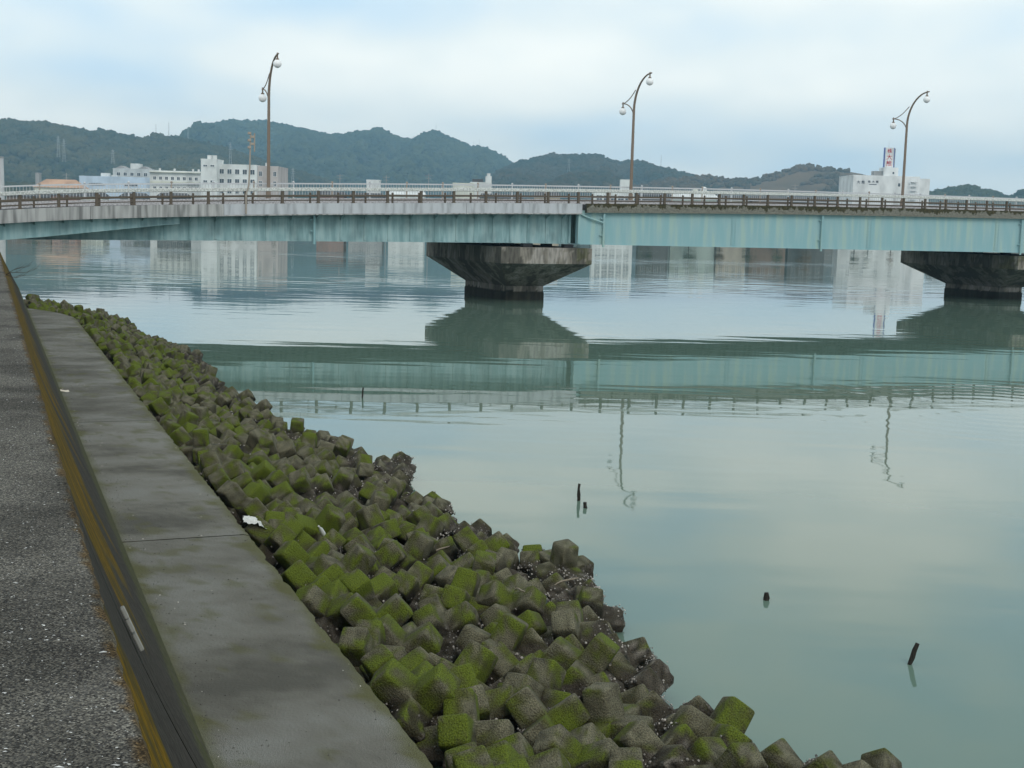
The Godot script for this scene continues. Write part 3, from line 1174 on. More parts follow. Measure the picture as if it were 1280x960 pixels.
	for q: float in brackets:
		g = Geo.new()
		var z0 := flare(q)
		var y := deck_y(q) - 0.66
		g.prism(PackedVector2Array([Vector2(-0.93, -0.40), Vector2(-0.02, 0.0), Vector2(-0.93, 0.0)]), -0.02, 0.02, Basis(Vector3(0, 0, 1), Vector3.UP, Vector3(-1, 0, 0)), Vector3(q, y, z0))
		put(g, "bracket", mats.teal_paint, br)
		if q > -22.9:
			g = Geo.new()
			var y0 := girder_y(q)
			g.box(Vector3(q, (y0 + y - 0.4) / 2, -0.93), Vector3(0.022, y - 0.4 - y0, 0.05))
			put(g, "stiffener", mats.teal_paint, web_of(br, 0))
			g = Geo.new()
			g.box(Vector3(q + 0.05, y0 + 0.06, -0.91), Vector3(0.14, 0.10, 0.10), 0.02)
			put(g, "gusset", mats.teal_paint, web_of(br, 0))
	# the tapered girder that carries the widened corner at the bank
	g = Geo.new()
	var fb := [[-46.0, 3.0], [-34.0, 3.66], [-32.0, 3.76], [-30.3, 3.90], [-27.7, 4.18], [-22.75, 4.74], [-22.0, 4.80]]
	for i in 24:
		var a := -46.0 + i
		var b := a + 1.0
		var za := flare(a) - 0.62
		var zb := flare(b) - 0.62
		for o: float in [0.0, -0.04]:
			g._q([Vector3(a, lin(fb, a), za + o), Vector3(b, lin(fb, b), zb + o), Vector3(b, deck_y(b) - 0.45, zb + o), Vector3(a, deck_y(a) - 0.45, za + o)], o == 0.0)
		g.quad(Vector3(a, lin(fb, a), za + 0.12), Vector3(b, lin(fb, b), zb + 0.12), Vector3(b, lin(fb, b), zb - 0.3), Vector3(a, lin(fb, a), za - 0.3))
		g.quad(Vector3(a, lin(fb, a) - 0.04, za + 0.12), Vector3(b, lin(fb, b) - 0.04, zb + 0.12), Vector3(b, lin(fb, b), zb + 0.12), Vector3(a, lin(fb, a), za + 0.12))
		g.quad(Vector3(a, lin(fb, a) - 0.04, za - 0.3), Vector3(b, lin(fb, b) - 0.04, zb - 0.3), Vector3(b, lin(fb, b) - 0.04, zb + 0.12), Vector3(a, lin(fb, a) - 0.04, za + 0.12))
	put(g, "corner_girder", mats.teal_paint, br)
	# bolted splices
	for q in [[-24.78, -0.95, 0], [-14.57, -0.95, 0], [-5.15, -0.95, 0], [17.39, -0.34, 1], [29.65, -0.34, 1], [42.44, -0.34, 1], [54.0, -0.34, 1]]:
		g = Geo.new()
		var c: float = q[0]
		var y0 := girder_y(c) + 0.08
		var y1 := deck_y(c) - 0.85
		var m: Material = mats.teal_paint_chalky if q[2] else mats.teal_paint
		g.box(Vector3(c, (y0 + y1) / 2, q[1] + 0.012), Vector3(0.62 if not q[2] else 0.4, y1 - y0, 0.022), 0.006)
		var sp := put(g, "splice_plate", m, br)
		g = Geo.new()
		var rows := int((y1 - y0) / 0.11)
		for i in rows:
			for x: float in [-0.22, -0.12, 0.12, 0.22]:
				g.box(Vector3(c + x * (1.0 if not q[2] else 0.7), y0 + 0.06 + i * 0.11, q[1] + 0.035), Vector3(0.035, 0.035, 0.03), 0.008)
		var bolts := put(g, "bolts", mats.teal_paint, sp)
		bolts.set_meta("kind", "stuff")
	# drain pipes
	for q in [[-13.6, -0.72, 0], [6.68, -0.16, 1], [25.1, -0.16, 1], [44.9, -0.16, 1], [64.0, -0.16, 1]]:
		g = Geo.new()
		var c: float = q[0]
		var y1 := deck_y(c) - 0.68
		g.tube([Vector3(c, y1, q[1]), Vector3(c, girder_y(c) - 0.22, q[1])], [0.085, 0.085], 10)
		for y: float in [y1 - 0.35, girder_y(c) + 0.6]:
			g.box(Vector3(c - 0.12, y, q[1] - 0.06), Vector3(0.26, 0.07, 0.10), 0.01)
		if absf(c - 6.68) < 0.1:
			g.tube([Vector3(c, y1 - 0.62, q[1]), Vector3(5.6, y1 - 0.34, q[1]), Vector3(4.75, y1 - 0.02, q[1] - 0.1)], [0.06, 0.06, 0.06], 8)
		var pipe := put(g, "drain_pipe", mats.teal_paint_chalky, br)
		if absf(c - 6.68) < 0.1:
			pipe.set_meta("label", "pale drain pipe with a slanting branch from the expansion joint")
	return br


var webs := {}


func web_of(br: Node, k: int) -> Node:
	if not webs.has(k):
		for c in br.get_children():
			if String(c.name).begins_with("girder_web"):
				webs[webs.size()] = c
	return webs[k]


func make_pier(called_label: String, s0: float, s1: float, c0: float, c1: float, n0: float, n1: float, m0: float, m1: float, seedv: float) -> void:
	# cap top s0..s1 by n0..n1; column c0..c1 by m0..m1
	var p := base("bridge_pier", BRIDGE_AT, BRIDGE_TURN)
	tag(p, called_label, "bridge pier", "concrete piers of the bridge")
	var top := 3.74
	var rim := 2.66
	var neck := 0.98
	var levels := [[top, s0, s1, n0, n1], [rim, s0, s1, n0, n1], [neck, c0, c1, m0, m1]]
	var g := Geo.new()
	for k in 2:
		_frustum(g, levels[k], levels[k + 1], seedv, k * 7)
	g.col = Color(0.2, 0.19, 0.17)
	g.quad(Vector3(s0, top, n1), Vector3(s0, top, n0), Vector3(s1, top, n0), Vector3(s1, top, n1))
	put(g, "cap", mats.pier_concrete, p)
	g = Geo.new()
	_frustum(g, [neck, c0, c1, m0, m1], [0.55, c0, c1, m0, m1], seedv, 14)
	_frustum(g, [0.55, c0 - 0.04, c1 + 0.04, m0 + 0.04, m1 - 0.04], [-1.6, c0 - 0.04, c1 + 0.04, m0 + 0.04, m1 - 0.04], seedv, 21)
	put(g, "column", mats.pier_concrete, p)
	for z: float in [-0.7, -4.0, -7.2, -10.4, -13.2]:
		for q: float in [(s0 + s1) / 2 - 1.2, (s0 + s1) / 2 + 1.9]:
			if z < n1 or z > n0:
				continue
			g = Geo.new()
			g.box(Vector3(q, top + 0.12, z - 0.1), Vector3(0.7, 0.24, 0.5), 0.02)
			put(g, "bearing", mats.black_rubber, p)


func pier_color(p: Vector3, seedv: float) -> Color:
	var n1 := noise_a.get_noise_3d(p.x * 0.5 + seedv, p.y * 0.10, p.z * 0.5)
	var n2 := noise_a.get_noise_3d(p.x * 1.5, p.y * 0.5 + seedv, p.z * 1.5)
	var n3 := noise_a.get_noise_3d(p.x * 1.3, p.y * 1.3, p.z * 1.3 + seedv)
	var c := Color(0.235, 0.215, 0.185) * (1.0 + 0.35 * n2)
	if n1 + 0.5 * n2 < -0.12:
		c = Color(0.12, 0.11, 0.098)
	elif n1 + 0.6 * n2 > 0.34:
		c = Color(0.34, 0.315, 0.29)
	# tide crust with a ragged upper edge
	if p.y < 0.62 + 0.16 * n3:
		c = Color(0.035, 0.034, 0.026) * (1.0 + 0.8 * n2)
	if p.x > 4.6 and p.y > 2.6 and n3 > -0.1 and p.z > -2.0:
		c = c.lerp(Color(0.08, 0.085, 0.03), 0.6)
	return c


func _frustum(g: Geo, a: Array, b: Array, seedv: float, _k: int) -> void:
	var A := [Vector3(a[1], a[0], a[3]), Vector3(a[2], a[0], a[3]), Vector3(a[2], a[0], a[4]), Vector3(a[1], a[0], a[4])]
	var B := [Vector3(b[1], b[0], b[3]), Vector3(b[2], b[0], b[3]), Vector3(b[2], b[0], b[4]), Vector3(b[1], b[0], b[4])]
	for k in 4:
		var p0: Vector3 = A[k]
		var p1: Vector3 = A[(k + 1) % 4]
		var q0: Vector3 = B[k]
		var q1: Vector3 = B[(k + 1) % 4]
		var nw := maxi(4, int((p1 - p0).length() / 0.12))
		var nh := maxi(2, int((p0 - q0).length() / 0.10))
		var first := g.v.size()
		var nn := (p1 - p0).cross(p0 - q0)
		nn = nn.normalized()
		for i in nh + 1:
			for j in nw + 1:
				var t := float(j) / nw
				var v := float(i) / nh
				var p := p0.lerp(p1, t).lerp(q0.lerp(q1, t), v)
				g.vert(p, nn, pier_color(p, seedv))
		for i in nh:
			for j in nw:
				var e := first + i * (nw + 1) + j
				var f := e + nw + 1
				g.ix.append_array(PackedInt32Array([e, e + 1, f, e + 1, f + 1, f]))


func make_railings() -> void:
	# --- near railing: brown posts, two brown rails, a broad pale top rail
	var near := base("guard_railing", BRIDGE_AT, BRIDGE_TURN)
	tag(near, "railing of brown posts under a broad pale top rail along the teal bridge's edge", "railing")
	var fl := func(q: float) -> float: return flare(q)
	var zero := func(_q: float) -> float: return 0.0
	for r in [["lower_rail", 0.17, 0.23, "brown_rail_paint", -0.19, -0.25], ["middle_rail", 0.40, 0.52, "brown_rail_paint", -0.19, -0.27], ["top_rail", 0.75, 0.97, "pale_rail_paint", -0.10, -0.30]]:
		var g := Geo.new()
		strip(g, -44.0, 90.0, [[r[4], r[1] + 0.02], [r[4], r[2] - 0.02], [r[4] - 0.03, r[2]], [r[5] + 0.03, r[2]], [r[5], r[2] - 0.02], [r[5], r[1]]], deck_y, fl, 1.5)
		put(g, r[0], mats[r[3]], near)
	var post := Geo.new()
	post.box(Vector3(0, 0.40, 0), Vector3(0.17, 0.80, 0.14), 0.02)
	post.box(Vector3(0, 0.02, 0), Vector3(0.24, 0.05, 0.20), 0.01)
	var pm := post.mesh()
	var posts := []
	var s := 2.38
	while s > -21.0:
		posts.append(s)
		s -= 2.27
	var sl := s
	while sl > -44.0:
		posts.append(sl)
		var slope := (flare(sl) - flare(sl - 0.5)) / 0.5
		sl -= 2.27 / sqrt(1.0 + slope * slope)
	s = 2.38 + 2.29
	while s < 88.0:
		posts.append(s)
		s += 2.26 if s < 14.0 else 2.09
	for q: float in posts:
		var o := put_mesh(pm, "post", mats.brown_rail_paint, near)
		o.position = Vector3(q, deck_y(q), flare(q) - 0.2)
	# --- second brown fence between the walkway and the road
	var inner := base("walkway_fence", BRIDGE_AT, BRIDGE_TURN)
	tag(inner, "low brown post fence between the bridge's near walkway and its roadway", "fence")
	for r in [[0.16, 0.22], [0.44, 0.54]]:
		var g := Geo.new()
		strip(g, -44.0, 90.0, rect(-2.95, -3.03, r[0], r[1]), deck_y, zero, 1.5)
		put(g, "rail", mats.brown_rail_paint, inner)
	var ip := Geo.new()
	ip.box(Vector3(0, 0.34, 0), Vector3(0.12, 0.68, 0.12), 0.02)
	var im := ip.mesh()
	s = -43.0
	while s < 88.0:
		var o := put_mesh(im, "post", mats.brown_rail_paint, inner)
		o.position = Vector3(s, deck_y(s), -2.99)
		s += 1.86
	# --- far railing: pale, upright bars
	var far := base("footway_railing", BRIDGE_AT, BRIDGE_TURN)
	tag(far, "tall pale grey railing of thin upright bars along the bridge's other side", "railing")
	for r in [["top_rail", 1.33, 1.43], ["bottom_rail", 0.48, 0.53]]:
		var g := Geo.new()
		strip(g, -44.0, 90.0, rect(-13.30, -13.38, r[1], r[2]), deck_y, zero, 1.5)
		put(g, r[0], mats.grey_rail_paint, far)
	var fp := Geo.new()
	fp.box(Vector3(0, 0.88, 0), Vector3(0.10, 1.10, 0.09), 0.015)
	fp.ball(Vector3(0, 1.48, 0), 0.09, 6, 8)
	var fm := fp.mesh()
	s = -43.1
	while s < 88.0:
		var o := put_mesh(fm, "post", mats.rust_pole if int(s) % 2 == 0 else mats.grey_rail_paint, far)
		o.position = Vector3(s, deck_y(s), -13.34)
		s += 2.87
	var gb := Geo.new()
	s = -43.0
	while s < 88.0:
		gb.box(Vector3(s, deck_y(s) + 0.93, -13.34), Vector3(0.026, 0.82, 0.024))
		s += 0.21
	var bars := put(gb, "bars", mats.grey_rail_paint, far)
	bars.set_meta("kind", "stuff")


func make_lamps() -> void:
	var specs := [[-13.51, "twin-globe street lamp between the white factory block and the bare pole"], [15.81, "twin-globe street lamp above the expansion joint's pale drain pipe"], [43.31, "twin-globe street lamp in front of the white building with the red sign"]]
	var proto: Node3D = null
	for k in 3:
		var s: float = specs[k][0]
		var at := BRIDGE_AT + Basis(Vector3.UP, BRIDGE_TURN) * Vector3(s, deck_y(s) + 0.34, -12.7)
		if proto == null:
			proto = base("street_lamp", at, BRIDGE_TURN)
			var g := Geo.new()
			var pts := [Vector3(0, 0, 0), Vector3(0, 2.0, 0), Vector3(0, 5.0, 0), Vector3(0, 7.0, 0)]
			var rad := [0.13, 0.125, 0.11, 0.10]
			for i in 12:
				var t := (i + 1) / 12.0
				pts.append(Vector3(0, 7.0 + 2.75 * sin(t * PI / 2), 2.55 * (1.0 - cos(t * PI / 2))))
				rad.append(0.10 - 0.045 * t)
			g.tube(pts, rad, 12)
			g.tube([Vector3(0, 0, 0), Vector3(0, 0.5, 0), Vector3(0, 0.55, 0)], [0.19, 0.17, 0.13], 12)
			put(g, "pole", mats.lamp_pole_paint, proto)
			g = Geo.new()
			pts = []
			rad = []
			for i in 10:
				var t := i / 9.0
				pts.append(Vector3(0, 6.45 + 1.25 * sin(t * PI / 2), -1.95 * (1.0 - cos(t * PI / 2))))
				rad.append(0.045)
			g.tube(pts, rad, 8)
			pts = []
			rad = []
			for i in 8:
				var t := i / 7.0
				pts.append(Vector3(0, 7.68 + 0.95 * t - 0.18 * sin(t * PI), -1.8 + 1.95 * t))
				rad.append(0.035)
			g.tube(pts, rad, 8)
			put(g, "bracket_arm", mats.lamp_pole_paint, proto)
			for q in [[2.3, 9.72, 9.1], [-1.8, 7.7, 7.08]]:
				g = Geo.new()
				g.tube([Vector3(0, q[1] + 0.12, q[0]), Vector3(0, q[2] + 0.26, q[0])], [0.05, 0.06], 8)
				g.tube([Vector3(0, q[2] + 0.36, q[0]), Vector3(0, q[2] + 0.24, q[0])], [0.10, 0.14], 10)
				put(g, "hanger", mats.lamp_pole_paint, proto)
				g = Geo.new()
				g.ball(Vector3(0, q[2], q[0]), 0.29, 12, 18)
				put(g, "globe", mats.lamp_globe, proto)
		var o: Node3D = proto
		if k > 0:
			o = proto.duplicate()
			o.name = numbered("street_lamp")
			add_child(o)
			o.position = at
		tag(o, specs[k][1], "street lamp", "street lamps along the bridge")
	# the thin crooked pole on the near edge
	var r := base("antenna_pole", BRIDGE_AT + Basis(Vector3.UP, BRIDGE_TURN) * Vector3(-18.11, 0, 0.12), BRIDGE_TURN)
	tag(r, "thin crooked pole with stacked bars at its top fixed to the bridge edge", "pole")
	var g := Geo.new()
	g.tube([Vector3(0, 5.45, 0), Vector3(0.0, 6.6, 0), Vector3(0.16, 7.15, 0), Vector3(0.22, 8.2, 0), Vector3(0.27, 10.35, 0)], [0.055, 0.055, 0.05, 0.05, 0.045], 8)
	put(g, "pole", mats.rust_pole, r)
	for k in 5:
		g = Geo.new()
		g.box(Vector3(0.27 + (0.10 if k % 2 else -0.08), 9.45 + k * 0.21, 0.02), Vector3(0.20, 0.15, 0.12), 0.015)
		put(g, "fitting", mats.rust_pole, r)
	g = Geo.new()
	g.tube([Vector3(0.50, 9.2, 0.02), Vector3(0.50, 10.3, 0.02)], [0.045, 0.045], 8)
	put(g, "side_rod", mats.rust_pole, r)


# ================================================================= far shore
func paint(key: String, r: float, g: float, b: float, rough := 0.85) -> StandardMaterial3D:
	var fresh := not mats.has(key)
	var m := mat(key, lc(r, g, b), rough)
	if fresh:
		tri_map(m, texs.soft_blotch, Vector3(0.03, 0.015, 0.03))
	return m


const BANK_Y := 2.2


# a box building read off the picture: its edges x0, x1 and its roof line y at a given depth
func building(called: String, label: String, x0: float, x1: float, ytop: float, depth: float, thick: float, wall: Material, turn := 0.0) -> Node3D:
	var a := px(x0, ytop, depth)
	var b := px(x1, ytop, depth)
	var w := b.x - a.x
	var h := (a.y + b.y) / 2 - BANK_Y
	var o := base(called, Vector3((a.x + b.x) / 2, BANK_Y, -depth), turn)
	tag(o, label, "building")
	o.set_meta("w", w)
	o.set_meta("h", h)
	var g := Geo.new()
	g.box(Vector3(0, h / 2 - 0.5, -thick / 2), Vector3(w, h + 1.0, thick), 0.05)
	put(g, "wall", wall, o)
	g = Geo.new()
	for e in [[Vector3(0, h + 0.2, -0.15), Vector3(w + 0.2, 0.5, 0.3)], [Vector3(0, h + 0.2, -thick + 0.15), Vector3(w + 0.2, 0.5, 0.3)], [Vector3(-w / 2 + 0.05, h + 0.2, -thick / 2), Vector3(0.3, 0.5, thick - 0.62)], [Vector3(w / 2 - 0.05, h + 0.2, -thick / 2), Vector3(0.3, 0.5, thick - 0.62)]]:
		g.box(e[0], e[1], 0.03)
	put(g, "parapet", wall, o)
	return o


func windows(o: Node3D, cols: int, y_from_top: float, ww: float, wh: float, x_from := 0.06, x_to := 0.94, skip := []) -> void:
	var w: float = o.get_meta("w")
	var h: float = o.get_meta("h")
	for k in cols:
		if k in skip:
			continue
		var x := lerpf(-w / 2 + w * x_from, -w / 2 + w * x_to, (k + 0.5) / cols)
		var y := h - y_from_top
		if y - wh / 2 < 0.3:
			continue
		var f := Geo.new()
		for e in [[Vector3(0, wh / 2, 0), Vector3(ww + 0.2, 0.12, 0.16)], [Vector3(0, -wh / 2, 0), Vector3(ww + 0.3, 0.12, 0.22)], [Vector3(-ww / 2, 0, 0), Vector3(0.1, wh - 0.13, 0.16)], [Vector3(ww / 2, 0, 0), Vector3(0.1, wh - 0.13, 0.16)], [Vector3(0, 0, 0), Vector3(0.08, wh - 0.13, 0.12)]]:
			f.box(Vector3(x, y, 0.06) + e[0], e[1])
		var fr := put(f, "window", mats.white_rail_paint, o)
		var p := Geo.new()
		p.box(Vector3(x, y, 0.02), Vector3(ww - 0.1, wh - 0.12, 0.05))
		put(p, "pane", mats.window_glass, fr)


func gable_roof(o: Node3D, m: Material, thick: float, rise: float, hip := 0.0) -> void:
	var w: float = o.get_meta("w") + 1.2
	var h: float = o.get_meta("h") + 0.45
	var g := Geo.new()
	var a := Vector3(-w / 2, h, 0.8)
	var b := Vector3(w / 2, h, 0.8)
	var c := Vector3(w / 2, h, -thick - 0.8)
	var d := Vector3(-w / 2, h, -thick - 0.8)
	var e := Vector3(-w / 2 + hip, h + rise, -thick / 2)
	var f := Vector3(w / 2 - hip, h + rise, -thick / 2)
	g.quad(a, b, f, e)
	g.quad(c, d, e, f)
	g.tri(d, a, e)
	g.tri(b, c, f)
	g.quad(d, c, b, a)
	put(g, "roof", m, o)


func blob(parent: Node3D, called: String, at: Vector3, size: Vector3, m: Material) -> MeshInstance3D:
	var g := Geo.new()
	g.box(at, size, 0.04)
	return put(g, called, m, parent)


# a sign character from strokes on a 10 x 10 field: [x0, y0, x1, y1], y downwards
func glyph(strokes: Array, at: Vector3, size: float, m: Material, parent: Node) -> void:
	var g := Geo.new()
	for q in strokes:
		var a := Vector3(q[0] - 5.0, 5.0 - q[1], 0) * size / 10.0
		var b := Vector3(q[2] - 5.0, 5.0 - q[3], 0) * size / 10.0
		var d := b - a
		var ang := atan2(d.y, d.x)
		g.box(at + (a + b) / 2, Vector3(d.length() + size * 0.08, size * 0.085, 0.10), 0.0, Basis(Vector3.BACK, ang))
	put(g, "lettering", m, parent)


const KANJI_DAI := [[0.5, 3.5, 9.5, 3.5], [5, 0.5, 4.6, 4], [4.6, 4, 3, 7.4], [3, 7.4, 0.6, 9.5], [5.2, 3.8, 7, 7.2], [7, 7.2, 9.6, 9.4]]
const KANJI_KABU := [[0.4, 3, 4.2, 3], [2.3, 0.4, 2.3, 9.6], [2.2, 3.4, 0.4, 7], [2.5, 3.6, 4, 5.6], [5.8, 1, 5, 3.4], [5.2, 2.8, 9, 2.8], [4.6, 5.2, 9.6, 5.2], [7, 0.6, 7, 9.6], [6.8, 5.6, 4.4, 8.8], [7.2, 5.6, 9.6, 8.6]]
const KANJI_KUMA := [[2.2, 0.3, 1, 2], [1, 2, 4.2, 1.9], [1, 3, 1, 6.6], [1, 3, 4, 3], [4, 3, 4, 6.6], [1, 4.2, 4, 4.2], [1, 5.3, 4, 5.3], [6, 0.4, 6, 2.6], [6, 2.8, 9, 2.8], [8.8, 0.6, 6, 1.6], [6, 3.6, 6, 6], [6, 6.2, 9.2, 6.2], [8.8, 3.9, 6, 4.9], [1.2, 7.8, 0.6, 9.6], [3.6, 7.8, 3.9, 9.4], [6, 7.8, 6.4, 9.4], [8.2, 7.8, 9.4, 9.6]]


func make_far_shore() -> void:
	# ground and bank
	var g := Geo.new()
	g.quad(Vector3(-900, BANK_Y, -478), Vector3(900, BANK_Y, -560), Vector3(1900, BANK_Y, -3700), Vector3(-1900, BANK_Y, -3700))
	structure(put(g, "ground", mats.plain_ground), "flat land behind the far bank")
	g = Geo.new()
	g.quad(Vector3(-900, -1.0, -476), Vector3(900, -1.0, -558), Vector3(900, BANK_Y + 0.05, -559), Vector3(-900, BANK_Y + 0.05, -477))
	g.quad(Vector3(-900, BANK_Y + 0.05, -477), Vector3(900, BANK_Y + 0.05, -559), Vector3(900, BANK_Y + 0.05, -561), Vector3(-900, BANK_Y + 0.05, -479))
	var bank := put(g, "bank_wall", mats.bank_concrete)
	tag(bank, "long low concrete bank wall along the far side of the river", "wall")
	var white := paint("wall_white", 0.72, 0.74, 0.73)
	var cream := paint("wall_cream", 0.66, 0.67, 0.58)
	var pink := paint("wall_pinkish_grey", 0.52, 0.47, 0.45)
	var pale := paint("wall_pale_blue", 0.55, 0.66, 0.78)
	var greyw := paint("wall_grey", 0.36, 0.36, 0.36)
	var brownw := paint("wall_brown", 0.22, 0.15, 0.11)
	var dark := paint("wall_dark", 0.11, 0.105, 0.10)
	var roof_orange := paint("roof_orange", 0.56, 0.36, 0.25)
	var roof_dark := paint("roof_dark", 0.09, 0.085, 0.085)
	var green := paint("wall_green", 0.36, 0.42, 0.38)
	var o: Node3D
	# left group
	o = base("chimney", Vector3(px(0, 232, 560).x, BANK_Y, -560))
	tag(o, "pale grey tower stack rising beyond the river behind the bridge's end", "chimney")
	g = Geo.new()
	var hh := px(2, 196, 560).y - BANK_Y
	g.tube([Vector3(0, -0.5, 0), Vector3(0, hh * 0.5, 0), Vector3(0, hh, 0)], [1.9, 1.75, 1.65], 14)
	put(g, "shaft", greyw if false else paint("wall_pale_grey", 0.6, 0.6, 0.6), o)
	g = Geo.new()
	g.tube([Vector3(0, hh - 0.6, 0), Vector3(0, hh + 0.1, 0)], [1.85, 1.85], 14)
	put(g, "rim", greyw, o)
	o = building("small_stack_house", "narrow grey stub tower behind the orange-roofed house", 44, 49, 217, 640, 3.0, greyw)
	o = building("orange_roof_house", "long low house with orange tiled roof on the far bank", 43, 99, 236, 520, 10, cream)
	windows(o, 7, 1.9, 1.6, 1.9)
	gable_roof(o, roof_orange, 10, 3.3, 3.5)
	o = building("pale_blue_warehouse", "pale blue warehouse with a long dark window band", 99, 190, 222, 600, 26, pale)
	windows(o, 6, 3.2, 2.0, 0.9, 0.14, 0.34)
	windows(o, 3, 3.2, 2.0, 0.9, 0.62, 0.80)
	blob(o, "roof_box", Vector3(-6, o.get_meta("h") + 1.0, -5), Vector3(3.5, 2.0, 3), white)
	blob(o, "roof_tank", Vector3(-2, o.get_meta("h") + 0.6, -5), Vector3(2.2, 1.2, 2), white)
	o = building("stepped_works", "stepped whitish works with gabled rooftop sheds behind the pale blue warehouse", 141, 189, 212, 640, 20, paint("wall_ash", 0.55, 0.58, 0.58))
	windows(o, 5, 2.2, 1.6, 1.6)
	blob(o, "roof_shed", Vector3(0.5, o.get_meta("h") + 1.4, -6), Vector3(4.2, 3.2, 6), white)
	for q: float in [-6.0, 5.0]:
		g = Geo.new()
		g.prism(PackedVector2Array([Vector2(-3, 0), Vector2(3, 0), Vector2(0, 1.4)]), -10, -2, Basis(), Vector3(q, o.get_meta("h") + 0.4, 0))
		put(g, "roof_gable", greyw, o)
	o = building("balcony_block", "long white two-storey block with a balcony and a row of dark windows", 187, 251, 215, 540, 14, white)
	windows(o, 8, 2.6, 1.2, 1.3, 0.04, 0.97)
	windows(o, 8, 6.6, 1.2, 1.3, 0.04, 0.97)
	blob(o, "balcony", Vector3(0, o.get_meta("h") - 4.3, 0.6), Vector3(o.get_meta("w") - 1.0, 0.9, 1.0), cream)
	blob(o, "eave", Vector3(0, o.get_meta("h") - 0.2, 0.5), Vector3(o.get_meta("w"), 0.3, 1.3), cream)
	for q: float in [-7.0, -1.0, 6.5, 8.8]:
		blob(o, "roof_vent", Vector3(q, o.get_meta("h") + 0.9, -3), Vector3(0.7, 1.0, 0.7), white)
	o = building("stair_tower", "white stair tower with water tanks on top beside the factory block", 251, 271, 200, 520, 12, white)
	windows(o, 2, 2.2, 1.5, 0.7)
	windows(o, 2, 8.2, 1.5, 0.8)
	for q: float in [-0.6, 1.4]:
		g = Geo.new()
		g.tube([Vector3(q, o.get_meta("h") + 0.3, -4), Vector3(q, o.get_meta("h") + 2.0, -4)], [0.95, 0.95], 12)
		put(g, "tank", white, o)
	o = building("factory_block", "white factory block with square windows beside its stair tower", 271, 321, 207, 525, 24, white)
	windows(o, 5, 2.4, 1.7, 1.9, 0.03, 0.99)
	windows(o, 5, 6.2, 1.7, 1.9, 0.03, 0.99)
	windows(o, 5, 10.0, 1.7, 1.9, 0.03, 0.99)
	var o2 := building("factory_wing", "pinkish grey end wing of the white factory block", 321.3, 348, 209, 527, 22, pink)
	windows(o2, 3, 2.6, 1.2, 1.9, 0.0, 1.0, [1])
	windows(o2, 3, 6.4, 1.2, 1.9, 0.0, 1.0, [1])
	blob(o2, "roof_pipe", Vector3(-1.2, o2.get_meta("h") + 0.9, -4), Vector3(0.8, 1.8, 0.8), white)
	# middle
	o = building("small_white_house", "small white flat-roofed house alone in front of the blue hills", 458, 474, 226, 560, 8, white)
	o = building("tank_house", "cream house with a rounded roof tank above the bridge railing", 566, 592, 230, 560, 10, cream)
	windows(o, 3, 2.2, 1.4, 1.2)
	o = building("rooftop_block", "white block with a dark penthouse and white tank tower", 588, 614, 229, 575, 12, white)
	blob(o, "penthouse", Vector3(-1.5, o.get_meta("h") + 1.1, -4), Vector3(4.5, 1.4, 4), roof_dark)
	blob(o, "tank_tower", Vector3(3.2, o.get_meta("h") + 1.6, -4), Vector3(2.6, 3.2, 3), white)
	g = Geo.new()
	g.tube([Vector3(3.2, o.get_meta("h") + 3.2, -4), Vector3(3.2, o.get_meta("h") + 4.4, -4)], [0.8, 0.8], 10)
	put(g, "tank", white, o)
	o = building("white_flats", "narrow white block of flats behind the second street lamp's foot", 742, 793, 239, 500, 9, white)
	windows(o, 5, 2.5, 2.2, 1.8)
	windows(o, 5, 5.8, 2.2, 1.8)
	windows(o, 5, 9.1, 2.2, 1.8)
	blob(o, "stair_head", Vector3(4.8, o.get_meta("h") + 2.2, -4), Vector3(4.6, 4.6, 4), white)
	# low houses along the bank, mostly hidden by the bridge but mirrored in the river
	var low := [["brown_shed", "brown shed on the bank below the orange-roofed house", 8, 62, 247, 482, brownw, roof_dark], ["brick_house", "reddish brown bank house with a dark roof", 64, 96, 246, 482, paint("wall_brick", 0.33, 0.18, 0.14), roof_dark],
		["cream_house", "cream bank house beside the warehouse front", 100, 128, 247, 486, cream, roof_dark], ["grey_shed", "grey bank shed before the balcony block", 150, 180, 248, 486, greyw, roof_dark],
		["dark_house", "dark timber bank house before the balcony block", 196, 232, 248, 486, dark, roof_dark],
		["rust_house", "rust-coloured bank house seen through the bridge railing", 396, 430, 246, 490, paint("wall_rust", 0.30, 0.19, 0.16), roof_dark], ["slate_house", "slate grey bank house under the hills", 436, 478, 248, 490, greyw, roof_dark],
		["white_store", "white bank store with a flat roof before the hills", 486, 530, 245, 492, white, white], ["olive_shed", "olive bank shed beside the cream house", 600, 652, 249, 495, paint("wall_olive", 0.18, 0.17, 0.10), roof_dark],
		["tan_house", "tan bank house before the wooded ridge", 668, 700, 247, 497, paint("wall_tan", 0.45, 0.37, 0.28), roof_dark], ["shadowed_store", "dark bank store next to the white flats", 800, 838, 246, 505, dark, roof_dark],
		["works_hall", "grey-green works hall behind the bridge railing", 840, 896, 248, 510, green, white], ["sand_house", "sand-coloured bank house beside the grey-green works", 898, 935, 251, 512, paint("wall_sand", 0.42, 0.37, 0.30), roof_dark],
		["brown_barn", "broad brown barn on the bank before the bare hill", 940, 985, 252, 516, brownw, roof_dark], ["dark_barn", "dark brown barn next to the broad brown barn", 988, 1034, 253, 518, dark, roof_dark],
		["white_garage", "white garage row on the bank below the signed building", 1050, 1130, 262, 522, white, greyw], ["grey_depot", "grey depot beyond the signed white building", 1170, 1215, 263, 526, greyw, roof_dark], ["peach_house", "peach-coloured bank house past the grey depot", 1218, 1250, 264, 528, paint("wall_peach", 0.6, 0.42, 0.34), roof_dark], ["last_shed", "small dark shed past the peach house", 1255, 1300, 266, 530, dark, roof_dark]]
